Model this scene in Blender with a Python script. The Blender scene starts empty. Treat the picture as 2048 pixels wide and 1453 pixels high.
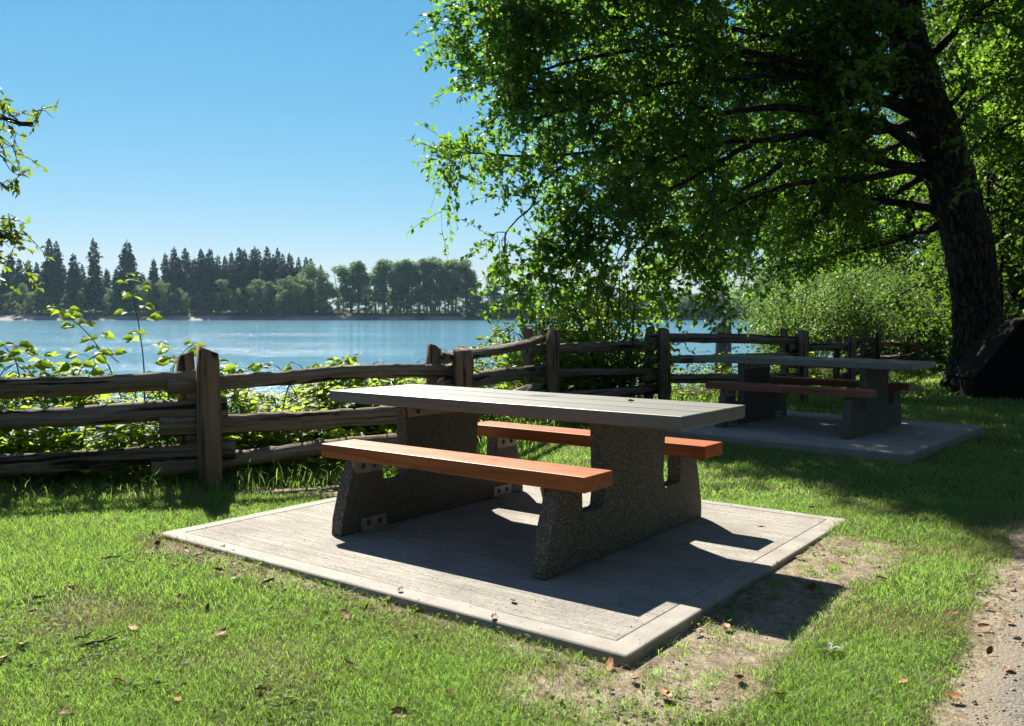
import bpy, bmesh, math, random
import numpy as np
from mathutils import Vector, Matrix
R = np.random.default_rng(7)
random.seed(7)
scene = bpy.context.scene
COL = scene.collection

# ------------------------------------------------------------------ camera constants (used to turn photo bearings into real places)
FPX, PITCH, CAMZ = 1748.5, -0.0557, 1.2496
def at(px, py, Y):
    """point at forward distance Y (metres) along the bearing of photo pixel px,py"""
    u = (px-1024)/FPX; v = (726.5-py)/FPX
    cp, sp = math.cos(PITCH), math.sin(PITCH)
    d = np.array([u, cp-sp*v, sp+cp*v])
    return np.array([0, 0, CAMZ]) + d*(Y/d[1])

# ------------------------------------------------------------------ object helpers
def tag(o, label=None, cat=None, group=None, kind=None):
    if label: o['label'] = label
    if cat: o['category'] = cat
    if group: o['group'] = group
    if kind: o['kind'] = kind
    return o
def empty(name, loc=(0, 0, 0), rot=(0, 0, 0)):
    o = bpy.data.objects.new(name, None); COL.objects.link(o)
    o.location = loc; o.rotation_euler = rot; o.empty_display_size = .2
    return o
def link(name, me, mat=None, parent=None):
    o = bpy.data.objects.new(name, me); COL.objects.link(o)
    if mat is not None and len(me.materials) == 0: me.materials.append(mat)
    if parent is not None: o.parent = parent
    return o
def np_mesh(name, V, F, smooth=False, attrs=None):
    """V (n,3); F list of int arrays (m,k); attrs {name:(n,) or (n,3) per-vertex}"""
    me = bpy.data.meshes.new(name)
    V = np.ascontiguousarray(V, dtype=np.float32)
    F = [np.asarray(f, dtype=np.int32) for f in F if len(f)]
    me.vertices.add(len(V)); me.vertices.foreach_set('co', V.ravel())
    nl = sum(f.size for f in F); nf = sum(len(f) for f in F)
    me.loops.add(nl); me.loops.foreach_set('vertex_index', np.concatenate([f.ravel() for f in F]))
    tot = np.concatenate([np.full(len(f), f.shape[1], dtype=np.int32) for f in F])
    st = np.concatenate([[0], np.cumsum(tot)[:-1]]).astype(np.int32)
    me.polygons.add(nf); me.polygons.foreach_set('loop_start', st)
    if smooth: me.polygons.foreach_set('use_smooth', np.ones(nf, dtype=bool))
    for k, a in (attrs or {}).items():
        a = np.asarray(a, dtype=np.float32)
        if a.ndim == 1:
            at_ = me.attributes.new(k, 'FLOAT', 'POINT'); at_.data.foreach_set('value', a)
        else:
            at_ = me.attributes.new(k, 'FLOAT_VECTOR', 'POINT'); at_.data.foreach_set('vector', a.ravel())
    me.update(calc_edges=True); me.validate()
    return me
class Geo:
    """collects vertices, faces and a few per-vertex attributes for ONE mesh"""
    def __init__(s): s.V = []; s.F = {}; s.n = 0; s.A = {}
    def add(s, V, F, **attrs):
        V = np.asarray(V, float).reshape(-1, 3)
        for f in (F if isinstance(F, list) else [F]):
            f = np.asarray(f, int); s.F.setdefault(f.shape[1], []).append(f+s.n)
        for k, a in attrs.items(): s.A.setdefault(k, []).append((s.n, np.asarray(a, float)))
        s.V.append(V); s.n += len(V)
    def mesh(s, name, smooth=False):
        V = np.concatenate(s.V)
        at_ = {}
        for k, lst in s.A.items():
            sh = (len(V),) if lst[0][1].ndim == 1 else (len(V), 3)
            A = np.zeros(sh)
            for i, a in lst: A[i:i+len(a)] = a
            at_[k] = A
        return np_mesh(name, V, [np.concatenate(f) for f in s.F.values()], smooth, at_)
def unit(a): return a/np.maximum(np.linalg.norm(a, axis=-1, keepdims=True), 1e-9)
def smooth(a, b, x):
    t = np.clip((np.asarray(x, float)-a)/(b-a), 0, 1); return t*t*(3-2*t)
_H = np.random.default_rng(99).random((256, 256))
def vnoise(x, y):
    xi = np.floor(x).astype(int); yi = np.floor(y).astype(int)
    fx = x-xi; fy = y-yi; fx = fx*fx*(3-2*fx); fy = fy*fy*(3-2*fy)
    h = lambda a, b: _H[a & 255, b & 255]
    return (h(xi, yi)*(1-fx)+h(xi+1, yi)*fx)*(1-fy)+(h(xi, yi+1)*(1-fx)+h(xi+1, yi+1)*fx)*fy
def fbm(x, y, o=4):
    x = np.asarray(x, float); y = np.asarray(y, float)
    t = 0; a = .5; n = 0
    for i in range(o):
        t = t+a*vnoise(x+17.3*i, y-9.1*i); n += a; a *= .5; x = x*2.03; y = y*2.03
    return t/n
def tubes(P, Rr, n=6, cap=True):
    """batch of tubes: P (N,K,3), Rr (N,K)"""
    P = np.asarray(P, float); Rr = np.asarray(Rr, float)
    N, K, _ = P.shape
    T = unit(np.gradient(P, axis=1))
    m = unit(P[:, -1]-P[:, 0]+1e-6)
    ref = np.where(np.abs(m[:, 2:3]) > .8, np.array([[1., 0, 0]]), np.array([[0, 0, 1.]]))
    A = unit(np.cross(T, ref[:, None, :])); B = np.cross(T, A)
    th = np.arange(n)*2*np.pi/n
    V = P[:, :, None]+Rr[:, :, None, None]*(np.cos(th)[None, None, :, None]*A[:, :, None]+np.sin(th)[None, None, :, None]*B[:, :, None])
    idx = np.arange(N*K*n).reshape(N, K, n)
    a = idx[:, :-1]; b = idx[:, 1:]
    F = np.stack([a, np.roll(a, -1, 2), np.roll(b, -1, 2), b], -1).reshape(-1, 4)
    Fs = [F]
    if cap:
        Fs.append(idx[:, -1].reshape(N, n)); Fs.append(idx[:, 0, ::-1].reshape(N, n))
    V = V.reshape(-1, 3)
    d = np.concatenate([np.zeros((N, 1)), np.cumsum(np.linalg.norm(np.diff(P, axis=1), axis=-1), 1)], 1)
    gc = np.stack([np.broadcast_to(np.cos(th), (N, K, n)), np.broadcast_to(np.sin(th), (N, K, n)), np.broadcast_to(d[:, :, None], (N, K, n))], -1)
    gc = gc*np.stack([Rr, Rr, np.ones_like(Rr)], -1)[:, :, None, :]+R.random((N, 1, 1, 3))*20
    return V, Fs, gc.reshape(-1, 3)
def spline(pts, n):
    """smooth resample of a polyline (Catmull-Rom)"""
    p = np.asarray(pts, float); p = np.concatenate([[2*p[0]-p[1]], p, [2*p[-1]-p[-2]]])
    t = np.linspace(0, len(pts)-1-1e-6, n); i = t.astype(int); f = (t-i)[:, None]
    a, b, c, d = p[i], p[i+1], p[i+2], p[i+3]
    return .5*((2*b)+(-a+c)*f+(2*a-5*b+4*c-d)*f*f+(-a+3*b-3*c+d)*f**3)
# leaf templates: (verts in (side, along, normal)), faces
LEAF2 = (np.array([[0, 0, 0], [.5, .42, .16], [0, 1, -.06], [-.5, .42, .16]]), [np.array([[0, 1, 2], [0, 2, 3]])])
LEAF6 = (np.array([[0, 0, 0], [.3, .14, .07], [.5, .42, .12], [.32, .74, .03], [0, 1, -.14], [-.32, .74, .03], [-.5, .42, .12], [-.3, .14, .07], [0, .42, 0]]),
         [np.array([[0, 1, 8], [1, 2, 8], [2, 3, 8], [3, 4, 8], [4, 5, 8], [5, 6, 8], [6, 7, 8], [7, 0, 8]])])
def leaves(pos, d, nrm, size, wid=.5, tpl=LEAF2):
    """size (N,) leaf length; returns V,F,count"""
    d = unit(d); s = unit(np.cross(d, nrm)); nn = np.cross(s, d)
    t = tpl[0]
    size = np.broadcast_to(size, (len(pos),))[:, None, None]
    V = pos[:, None]+size*(t[None, :, 0:1]*wid*s[:, None]+t[None, :, 1:2]*d[:, None]+t[None, :, 2:3]*nn[:, None])
    k = len(t); off = (np.arange(len(pos))*k)[:, None, None]
    return V.reshape(-1, 3), [(f[None]+off).reshape(-1, f.shape[1]) for f in tpl[1]], k
def bm_obj(name, bm, mat, parent=None, smooth_=False):
    me = bpy.data.meshes.new(name)
    bmesh.ops.recalc_face_normals(bm, faces=bm.faces)
    bm.to_mesh(me); bm.free()
    if smooth_:
        for p in me.polygons: p.use_smooth = True
    return link(name, me, mat, parent)
def bm_box(bm, x0, x1, y0, y1, z0, z1):
    vs = [bm.verts.new((x, y, z)) for x in (x0, x1) for y in (y0, y1) for z in (z0, z1)]
    for f in ((0, 1, 3, 2), (4, 6, 7, 5), (0, 4, 5, 1), (2, 3, 7, 6), (0, 2, 6, 4), (1, 5, 7, 3)):
        bm.faces.new([vs[i] for i in f])
def bm_prism(bm, poly, axis, a, b):
    """extrude polygon (2D) along axis from a to b; 2D coords are the other two axes in order"""
    def P(u, v, w): return {'x': (w, u, v), 'y': (u, w, v), 'z': (u, v, w)}[axis]
    A = [bm.verts.new(P(u, v, a)) for u, v in poly]; B = [bm.verts.new(P(u, v, b)) for u, v in poly]
    n = len(poly)
    bm.faces.new(A); bm.faces.new(B[::-1])
    for i in range(n): bm.faces.new((A[i], A[(i+1) % n], B[(i+1) % n], B[i]))
def bevel(bm, w, seg=2):
    bmesh.ops.bevel(bm, geom=list(bm.edges), offset=w, segments=seg, profile=.6, affect='EDGES', clamp_overlap=True)

# ------------------------------------------------------------------ materials
ALBEDO = .5
class N:
    def __init__(s, name):
        s.m = bpy.data.materials.new(name); s.m.use_nodes = True
        s.t = s.m.node_tree; s.t.nodes.clear()
        s.out = s.t.nodes.new('ShaderNodeOutputMaterial')
    def n(s, typ, **k):
        nd = s.t.nodes.new('ShaderNode'+typ)
        for a, v in k.items():
            if a.startswith('i_'):
                nd.inputs[a[2:].replace('_', ' ')].default_value = v
            else: setattr(nd, a, v)
        return nd
    def l(s, a, b): s.t.links.new(a, b)
    def coord(s, kind='Object'): return s.n('TexCoord').outputs[kind]
    def attr(s, name, vec=False):
        nd = s.n('Attribute', attribute_name=name); return nd.outputs['Vector' if vec else 'Fac']
    def mapping(s, v, scale=(1, 1, 1), rot=(0, 0, 0)):
        m = s.n('Mapping'); m.inputs['Scale'].default_value = scale; m.inputs['Rotation'].default_value = rot
        s.l(v, m.inputs['Vector']); return m.outputs[0]
    def noise(s, v, scale, detail=4, rough=.55, dist=0.):
        nd = s.n('TexNoise'); nd.inputs['Scale'].default_value = scale; nd.inputs['Detail'].default_value = detail
        nd.inputs['Roughness'].default_value = rough; nd.inputs['Distortion'].default_value = dist
        s.l(v, nd.inputs['Vector']); return nd.outputs['Fac']
    def voro(s, v, scale, feature='F1', out='Distance', rnd=1.):
        nd = s.n('TexVoronoi', feature=feature); nd.inputs['Scale'].default_value = scale; nd.inputs['Randomness'].default_value = rnd
        s.l(v, nd.inputs['Vector']); return nd.outputs[out]
    def ramp(s, fac, stops):
        nd = s.n('ValToRGB'); cr = nd.color_ramp
        while len(cr.elements) < len(stops): cr.elements.new(.5)
        for e, (p, c) in zip(cr.elements, stops):
            e.position = p; e.color = (*c, 1) if len(c) == 3 else c
        s.l(fac, nd.inputs[0]); return nd.outputs[0]
    def mixc(s, fac, a, b, blend='MIX'):
        nd = s.n('Mix', data_type='RGBA', blend_type=blend)
        for sock, v in ((nd.inputs[0], fac), (nd.inputs[6], a), (nd.inputs[7], b)):
            if isinstance(v, (int, float)): sock.default_value = v
            elif isinstance(v, tuple): sock.default_value = (*v, 1)
            else: s.l(v, sock)
        return nd.outputs[2]
    def math(s, op, a, b=None, c=None, clamp=False):
        nd = s.n('Math', operation=op, use_clamp=clamp)
        for i, v in enumerate((a, b, c)):
            if v is None: continue
            if isinstance(v, (int, float)): nd.inputs[i].default_value = v
            else: s.l(v, nd.inputs[i])
        return nd.outputs[0]
    def bump(s, h, strength=.5, dist=.01, normal=None):
        nd = s.n('Bump'); nd.inputs['Strength'].default_value = strength; nd.inputs['Distance'].default_value = dist
        s.l(h, nd.inputs['Height'])
        if normal is not None: s.l(normal, nd.inputs['Normal'])
        return nd.outputs[0]
    def scaled(s, col, k):
        """base colours above are relative; k brings them to measured reflectance"""
        if isinstance(col, tuple): return tuple(x*k for x in col)
        return s.mixc(1., col, (k, k, k), 'MULTIPLY')
    def principled(s, col, rough=.6, spec=.5, normal=None, metal=0., k=None):
        p = s.n('BsdfPrincipled'); col = s.scaled(col, ALBEDO if k is None else k)
        for sock, v in (('Base Color', col), ('Roughness', rough), ('Specular IOR Level', spec), ('Metallic', metal)):
            if isinstance(v, (int, float)): p.inputs[sock].default_value = v
            elif isinstance(v, tuple): p.inputs[sock].default_value = (*v, 1)
            else: s.l(v, p.inputs[sock])
        if normal is not None: s.l(normal, p.inputs['Normal'])
        return p.outputs[0]
    def done(s, shader): s.l(shader, s.out.inputs['Surface']); return s.m
def leaf_mat(name, dark, light, trans, tw=.45, rough=.38, spec=.45):
    m = N(name); t = m.attr('tint')
    c = m.mixc(t, dark, light)
    p = m.principled(c, rough, spec)
    tr = m.n('BsdfTranslucent')
    m.l(m.scaled(m.mixc(t, tuple(x*.75 for x in trans), trans), ALBEDO*1.1), tr.inputs['Color'])
    mx = m.n('MixShader'); mx.inputs[0].default_value = tw
    m.l(p, mx.inputs[1]); m.l(tr.outputs[0], mx.inputs[2])
    return m.done(mx.outputs[0])
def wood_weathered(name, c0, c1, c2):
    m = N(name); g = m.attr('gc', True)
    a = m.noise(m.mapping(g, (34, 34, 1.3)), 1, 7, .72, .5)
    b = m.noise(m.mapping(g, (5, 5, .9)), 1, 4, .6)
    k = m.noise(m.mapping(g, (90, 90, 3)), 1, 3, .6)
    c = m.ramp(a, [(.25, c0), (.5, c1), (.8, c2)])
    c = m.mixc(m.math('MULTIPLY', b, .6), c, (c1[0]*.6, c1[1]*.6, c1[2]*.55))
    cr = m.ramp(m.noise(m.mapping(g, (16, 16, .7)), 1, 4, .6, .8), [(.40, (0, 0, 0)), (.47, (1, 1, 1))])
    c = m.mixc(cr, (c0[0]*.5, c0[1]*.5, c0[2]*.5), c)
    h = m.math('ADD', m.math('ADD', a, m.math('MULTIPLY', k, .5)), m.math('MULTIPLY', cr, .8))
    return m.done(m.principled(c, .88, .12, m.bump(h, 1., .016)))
M = {}
M['rail'] = wood_weathered('weathered_rail', (.09, .07, .052), (.42, .345, .262), (.98, .88, .74))
M['post'] = wood_weathered('weathered_post', (.15, .105, .07), (.47, .335, .235), (.78, .62, .47))
M['pile'] = wood_weathered('piling_wood', (.12, .10, .085), (.26, .22, .19), (.46, .41, .37))
def bark_mat():
    m = N('bark'); g = m.attr('gc', True); q = m.mapping(g, (11, 11, 3.2)); w = m.noise(g, 3, 4, .6)
    dn = m.n('TexNoise'); dn.inputs['Scale'].default_value = 6; m.l(g, dn.inputs['Vector'])
    ad = m.n('VectorMath', operation='ADD'); sc_ = m.n('VectorMath', operation='SCALE'); sc_.inputs['Scale'].default_value = .9; m.l(dn.outputs['Color'], sc_.inputs[0]); m.l(q, ad.inputs[0]); m.l(sc_.outputs[0], ad.inputs[1])
    v = m.voro(ad.outputs[0], 1, 'DISTANCE_TO_EDGE'); f = m.noise(m.mapping(g, (40, 40, 14)), 1, 5, .7)
    pl = m.ramp(v, [(.02, (0, 0, 0)), (.22, (1, 1, 1))])
    c = m.mixc(pl, (.018, .015, .012), m.ramp(f, [(.3, (.06, .052, .042)), (.55, (.12, .105, .085)), (.75, (.24, .22, .185))]))
    c = m.mixc(m.ramp(w, [(.52, (0, 0, 0)), (.66, (.7, .7, .7))]), c, (.055, .075, .03))
    M['bark'] = m.done(m.principled(c, .9, .15, m.bump(m.math('ADD', pl, m.math('MULTIPLY', f, .6)), 1., .03)))
bark_mat()
M['twig'] = wood_weathered('twig_bark', (.02, .015, .01), (.06, .045, .03), (.10, .08, .06))
M['cane'] = leaf_mat('cane_green', (.07, .09, .03), (.14, .14, .05), (.1, .14, .03), .15)
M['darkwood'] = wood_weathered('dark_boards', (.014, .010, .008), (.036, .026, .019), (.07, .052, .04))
def mk():
    # exposed aggregate concrete
    m = N('exposed_aggregate'); c = m.coord()
    v = m.n('TexVoronoi', feature='F1'); v.inputs['Scale'].default_value = 125; m.l(c, v.inputs['Vector'])
    sep = m.n('SeparateColor'); m.l(v.outputs['Color'], sep.inputs[0])
    stone = m.ramp(sep.outputs[0], [(0, (.07, .06, .045)), (.35, (.17, .14, .105)), (.6, (.29, .24, .185)), (.85, (.44, .38, .31)), (1, (.66, .6, .52))])
    edge = m.ramp(v.outputs['Distance'], [(.35, (0, 0, 0)), (.62, (1, 1, 1))])
    big = m.noise(c, 5, 4)
    col = m.mixc(edge, stone, (.14, .12, .095))
    col = m.mixc(m.math('MULTIPLY', big, .35), col, (.16, .14, .11))
    h = m.math('SUBTRACT', 1.0, v.outputs['Distance'])
    M['aggregate'] = m.done(m.principled(col, .8, .3, m.bump(h, .8, .004)))
    # broom finished concrete
    m = N('broomed_concrete'); c = m.coord()
    s = m.noise(m.mapping(c, (1.0, 24, 8)), 1, 6, .78, .4)
    s2 = m.noise(m.mapping(c, (3.5, 190, 8)), 1, 3, .6)
    bl = m.noise(c, 2.2, 5, .6); sp = m.noise(c, 60, 3, .7)
    h = m.math('ADD', s, m.math('MULTIPLY', s2, .6))
    col = m.ramp(h, [(.52, (.14, .122, .095)), (.62, (.48, .437, .365)), (.80, (.66, .615, .525)), (1, (.80, .75, .65))])
    col = m.mixc(m.math('MULTIPLY', m.ramp(bl, [(.42, (0, 0, 0)), (.72, (1, 1, 1))]), .6), col, (.27, .245, .21))
    b3 = m.noise(m.mapping(c, (1, 1.6, 1)), 6, 6, .7)
    col = m.mixc(m.math('MULTIPLY', m.ramp(b3, [(.5, (0, 0, 0)), (.68, (1, 1, 1))]), .4), col, (.62, .58, .52))
    col = m.mixc(m.math('MULTIPLY', m.ramp(sp, [(.55, (0, 0, 0)), (.68, (1, 1, 1))]), .7), col, (.13, .11, .085))
    M['broom'] = m.done(m.principled(col, .85, .3, m.bump(h, 1., .02)))
    m = N('trowelled_concrete'); c = m.coord()
    bl = m.noise(c, 5, 6, .65); sp = m.noise(c, 70, 4, .7)
    col = m.ramp(bl, [(.3, (.36, .325, .275)), (.6, (.51, .47, .41)), (.8, (.60, .56, .50))])
    col = m.mixc(m.math('MULTIPLY', m.ramp(sp, [(.56, (0, 0, 0)), (.7, (1, 1, 1))]), .55), col, (.17, .15, .12))
    M['trowel'] = m.done(m.principled(col, .8, .3, m.bump(sp, .35, .003)))
    # table top: weathered grey boards
    m = N('grey_tabletop'); c = m.coord()
    s = m.noise(m.mapping(c, (2.2, 60, 60)), 1, 5, .65, .2); bl = m.noise(c, 3.2, 5, .6); sp = m.noise(c, 45, 3, .6)
    col = m.ramp(s, [(.25, (.20, .195, .175)), (.55, (.29, .285, .26)), (.85, (.36, .355, .33))])
    col = m.mixc(m.math('MULTIPLY', m.ramp(bl, [(.45, (0, 0, 0)), (.75, (1, 1, 1))]), .5), col, (.20, .2, .175))
    # round dark stain left by a hot pot, a little right of the middle
    mp = m.n('Mapping'); mp.inputs['Location'].default_value = (-.0, -.16, -.76); m.l(c, mp.inputs[0])
    ln = m.n('VectorMath', operation='LENGTH'); m.l(mp.outputs[0], ln.inputs[0])
    st = m.math('ADD', ln.outputs['Value'], m.math('MULTIPLY', m.math('SUBTRACT', sp, .5), .12))
    stf = m.ramp(st, [(.055, (1, 1, 1)), (.12, (0, 0, 0))])
    col = m.mixc(m.math('MULTIPLY', stf, .8), col, (.07, .065, .055))
    rg = m.math('ADD', .36, m.math('MULTIPLY', bl, .22))
    M['top'] = m.done(m.principled(col, rg, .45, m.bump(m.math('ADD', s, m.math('MULTIPLY', sp, .4)), .35, .003)))
    # orange stained bench timber
    m = N('stained_cedar'); c = m.coord()
    w = m.noise(m.mapping(c, (1.0, 26, 26)), 1, 6, .6, .6); kn = m.voro(m.mapping(c, (2.4, 6, 6)), 1)
    col = m.ramp(w, [(.25, (.28, .064, .017)), (.5, (.60, .155, .038)), (.78, (.80, .245, .07))])
    kf = m.ramp(kn, [(.06, (1, 1, 1)), (.17, (0, 0, 0))])
    col = m.mixc(m.math('MULTIPLY', kf, .75), col, (.12, .030, .012))
    rg = m.math('ADD', .36, m.math('MULTIPLY', m.noise(c, 9, 4), .22))
    M['cedar'] = m.done(m.principled(col, rg, .28, m.bump(w, .25, .002)))
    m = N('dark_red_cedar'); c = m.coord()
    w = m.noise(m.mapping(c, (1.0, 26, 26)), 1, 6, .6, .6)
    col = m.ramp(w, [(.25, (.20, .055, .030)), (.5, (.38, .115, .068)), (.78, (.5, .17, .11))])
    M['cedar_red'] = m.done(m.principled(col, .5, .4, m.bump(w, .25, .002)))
    m = N('painted_steel'); c = m.coord()
    a = m.noise(c, 14, 5, .65)
    col = m.ramp(a, [(.3, (.33, .27, .23)), (.55, (.52, .47, .43)), (.8, (.6, .57, .54))])
    M['steel'] = m.done(m.principled(col, .55, .5, m.bump(a, .2, .003)))
    m = N('rusty_bolt'); c = m.coord()
    M['bolt'] = m.done(m.principled(m.ramp(m.noise(c, 90, 3), [(.3, (.10, .045, .02)), (.7, (.22, .14, .09))]), .7, .4))
    # ground: attributes wear (0 lawn .. 1 bare sandy soil), far (0..1 bank soil)
    m = N('lawn_soil'); c = m.coord(); w = m.attr('wear'); b = m.attr('bank')
    n1 = m.noise(c, 3, 6, .65); n2 = m.noise(c, 28, 6, .7); n3 = m.noise(c, 130, 4, .7)
    n5 = m.noise(c, 9, 6, .75, .4)
    soil = m.ramp(n2, [(.3, (.36, .285, .19)), (.52, (.64, .54, .395)), (.75, (.86, .76, .59))])
    soil = m.mixc(m.ramp(n5, [(.42, (0, 0, 0)), (.62, (1, 1, 1))]), soil, m.ramp(n2, [(.3, (.17, .125, .08)), (.6, (.36, .285, .19))]))
    soil = m.mixc(m.math('MULTIPLY', m.ramp(n3, [(.5, (0, 0, 0)), (.7, (1, 1, 1))]), .6), soil, (.13, .09, .055))
    lawn = m.ramp(n1, [(.3, (.050, .068, .018)), (.6, (.085, .10, .026)), (.8, (.13, .12, .045))])
    lawn = m.mixc(m.math('MULTIPLY', m.ramp(n2, [(.5, (0, 0, 0)), (.7, (1, 1, 1))]), .6), lawn, (.10, .08, .045))
    f = m.math('ADD', w, m.math('MULTIPLY', m.math('SUBTRACT', n2, .5), .9), clamp=True)
    f = m.ramp(f, [(.35, (0, 0, 0)), (.62, (1, 1, 1))])
    col = m.mixc(f, lawn, soil)
    col = m.mixc(b, col, (.055, .045, .03))
    h = m.math('ADD', n2, m.math('MULTIPLY', n3, .6))
    M['ground'] = m.done(m.principled(col, .95, .15, m.bump(h, .8, .02)))
    m = N('gravel_path'); c = m.coord()
    v = m.n('TexVoronoi', feature='F1'); v.inputs['Scale'].default_value = 85; m.l(c, v.inputs['Vector'])
    sep = m.n('SeparateColor'); m.l(v.outputs['Color'], sep.inputs[0])
    g = m.ramp(sep.outputs[0], [(0, (.17, .15, .13)), (.4, (.27, .245, .21)), (.8, (.38, .35, .31)), (1, (.5, .47, .43))])
    n1 = m.noise(c, 4, 5, .6); n2 = m.noise(c, 200, 3, .6)
    col = m.mixc(m.ramp(n1, [(.3, (.25, .25, .25)), (.7, (.75, .75, .75))]), g, (.31, .275, .225))
    col = m.mixc(m.ramp(m.math('ADD', m.attr('verge'), m.math('MULTIPLY', m.math('SUBTRACT', n1, .5), 1.2)), [(.3, (0, 0, 0)), (.7, (1, 1, 1))]), col, (.37, .315, .24))
    h = m.math('ADD', m.math('SUBTRACT', 1., v.outputs['Distance']), n2)
    M['gravel'] = m.done(m.principled(col, .95, .2, m.bump(h, .8, .008)))
    m = N('pebble'); c = m.coord(); t = m.attr('tint')
    M['pebble'] = m.done(m.principled(m.mixc(t, (.16, .14, .12), (.5, .46, .41)), .85, .3))
    m = N('river'); c = m.coord()
    n1 = m.noise(m.mapping(c, (.42, 1.0, 1)), .8, 3, .55, .5); n2 = m.noise(m.mapping(c, (.6, 1.0, 1)), 3.2, 3, .6, .3); n3 = m.noise(m.mapping(c, (.35, 1, 1)), .05, 4, .6)
    n4 = m.noise(m.mapping(c, (.8, 1, 1)), 17, 2, .6)
    h = m.math('ADD', m.math('ADD', n1, m.math('MULTIPLY', n2, .38)), m.math('MULTIPLY', n4, .10))
    st = m.ramp(n3, [(.38, (.45, .45, .45)), (.62, (1, 1, 1))])
    h = m.math('MULTIPLY', h, st)
    M['water'] = m.done(m.principled((.085, .21, .285), .09, .5, m.bump(h, 1., .25), k=1.))
    m = N('far_shore_soil'); c = m.coord(); s_ = m.attr('sand')
    n1 = m.noise(c, .6, 5, .6)
    dark = m.ramp(n1, [(.3, (.04, .038, .028)), (.7, (.11, .095, .06))])
    M['farsoil'] = m.done(m.principled(m.mixc(s_, dark, m.ramp(n1, [(.3, (.45, .42, .37)), (.7, (.66, .63, .58))])), .95, .1))
    m = N('dry_leaf'); t = m.attr('tint')
    p = m.principled(m.mixc(t, (.24, .085, .03), (.62, .28, .11)), .6, .3)
    M['dryleaf'] = m.done(p)
    m = N('pale_leaf')
    M['paleleaf'] = m.done(m.principled((.50, .42, .25), .6, .3))
    m = N('stick'); c = m.coord()
    M['stick'] = m.done(m.principled(m.ramp(m.noise(c, 60, 4), [(.3, (.06, .04, .025)), (.7, (.2, .15, .10))]), .85, .2))
mk()
M['grass'] = leaf_mat('grass_blade', (.17, .33, .055), (.38, .56, .14), (.66, 1.12, .18), .5, .45, .25)
M['drygrass'] = leaf_mat('dry_grass', (.42, .35, .17), (.70, .61, .33), (.6, .5, .22), .35, .6, .15)
M['clover'] = leaf_mat('clover', (.11, .21, .04), (.21, .34, .075), (.40, .66, .07), .45, .6, .15)
M['bramble'] = leaf_mat('bramble_leaf', (.08, .15, .025), (.19, .28, .05), (.72, 1.0, .07), .6, .5, .18)
M['alder'] = leaf_mat('alder_leaf', (.028, .072, .018), (.070, .13, .026), (.46, .88, .06), .5, .42, .28)
M['maple'] = leaf_mat('maple_leaf', (.035, .075, .015), (.075, .13, .022), (.24, .48, .025), .46, .5, .2)
M['bushleaf'] = leaf_mat('bush_leaf', (.075, .14, .045), (.17, .26, .09), (.36, .62, .11), .46, .4, .3)
M['yellowleaf'] = leaf_mat('left_tree_leaf', (.09, .16, .03), (.18, .24, .05), (.50, .70, .06), .45, .35, .45)
M['needles'] = leaf_mat('conifer_needles', (.016, .05, .036), (.05, .10, .06), (.05, .12, .05), .15, .7, .12)
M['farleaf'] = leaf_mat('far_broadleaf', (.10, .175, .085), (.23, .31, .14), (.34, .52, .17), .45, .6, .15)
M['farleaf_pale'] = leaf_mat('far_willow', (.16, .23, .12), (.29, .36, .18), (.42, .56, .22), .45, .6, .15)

# ------------------------------------------------------------------ table frame and ground
YAW, TILT = -0.6329, -0.0147
XT = np.array([math.cos(YAW), math.sin(YAW)]); YT = np.array([-math.sin(YAW), math.cos(YAW)])
T0 = np.array([.0845, 5.1265])
T2, YAW2 = np.array([3.366, 9.81]), -.705
PADX0, PADX1, PADY0, PADY1 = -1.524, 1.476, -1.45, 1.391
def tab(x, y):
    dx = x-T0[0]; dy = y-T0[1]; return dx*XT[0]+dy*XT[1], dx*YT[0]+dy*YT[1]
def tab2(x, y):
    c, s = math.cos(YAW2), math.sin(YAW2); dx = x-T2[0]; dy = y-T2[1]; return dx*c+dy*s, -dx*s+dy*c
FENCE = np.array([(-5.15, 5.45), (-2.28, 6.31), (-.50, 7.25), (.36, 10.7), (2.02, 12.1), (4.5, 13.9), (6.1, 16.0), (7.8, 19.0), (11.0, 24.0), (13.6, 28.0), (17.4, 36.5), (20.4, 40.0)])
FLINE = np.concatenate([[(-60, -14)], FENCE, [(75, 110), (400, 400)]])
def river_side(x, y):
    """signed distance to the fence line; positive on the river side"""
    x = np.asarray(x, float); y = np.asarray(y, float)
    best = np.full(x.shape, 1e9); sg = np.ones(x.shape)
    for a, b in zip(FLINE[:-1], FLINE[1:]):
        d = b-a; L2 = d@d
        t = np.clip(((x-a[0])*d[0]+(y-a[1])*d[1])/L2, 0, 1)
        qx = x-a[0]-t*d[0]; qy = y-a[1]-t*d[1]; q = np.hypot(qx, qy)
        s = np.where(d[0]*qy-d[1]*qx >= 0, 1, -1)
        m = q < best; best = np.where(m, q, best); sg = np.where(m, s, sg)
    return best*sg
WATER = -1.84
def ground_z(x, y):
    x = np.asarray(x, float); y = np.asarray(y, float)
    xt, yt = tab(x, y); x2, y2 = tab2(x, y)
    z = -.047+TILT*np.clip(yt, -8, 60)+.028*smooth(1.0, -1.4, xt)*smooth(-6, -1, yt)*smooth(4, 1.5, yt)+.030*smooth(-1.5, 1.6, yt)*smooth(4.5, 2.0, yt)*smooth(-1.4, 1.0, xt)
    z = z+.035*np.exp(-((x2/2.2)**2+(y2/2.0)**2)**2)
    z = z+.018*(fbm(x*1.3, y*1.3, 3)-.5)
    d = river_side(x, y)
    z = z-smooth(2.6, 11, d)*2.9-.05*np.clip(d-9, 0, 30)
    return z
def path_edge(y): return 1.40+(y-2.65)*.705
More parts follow.
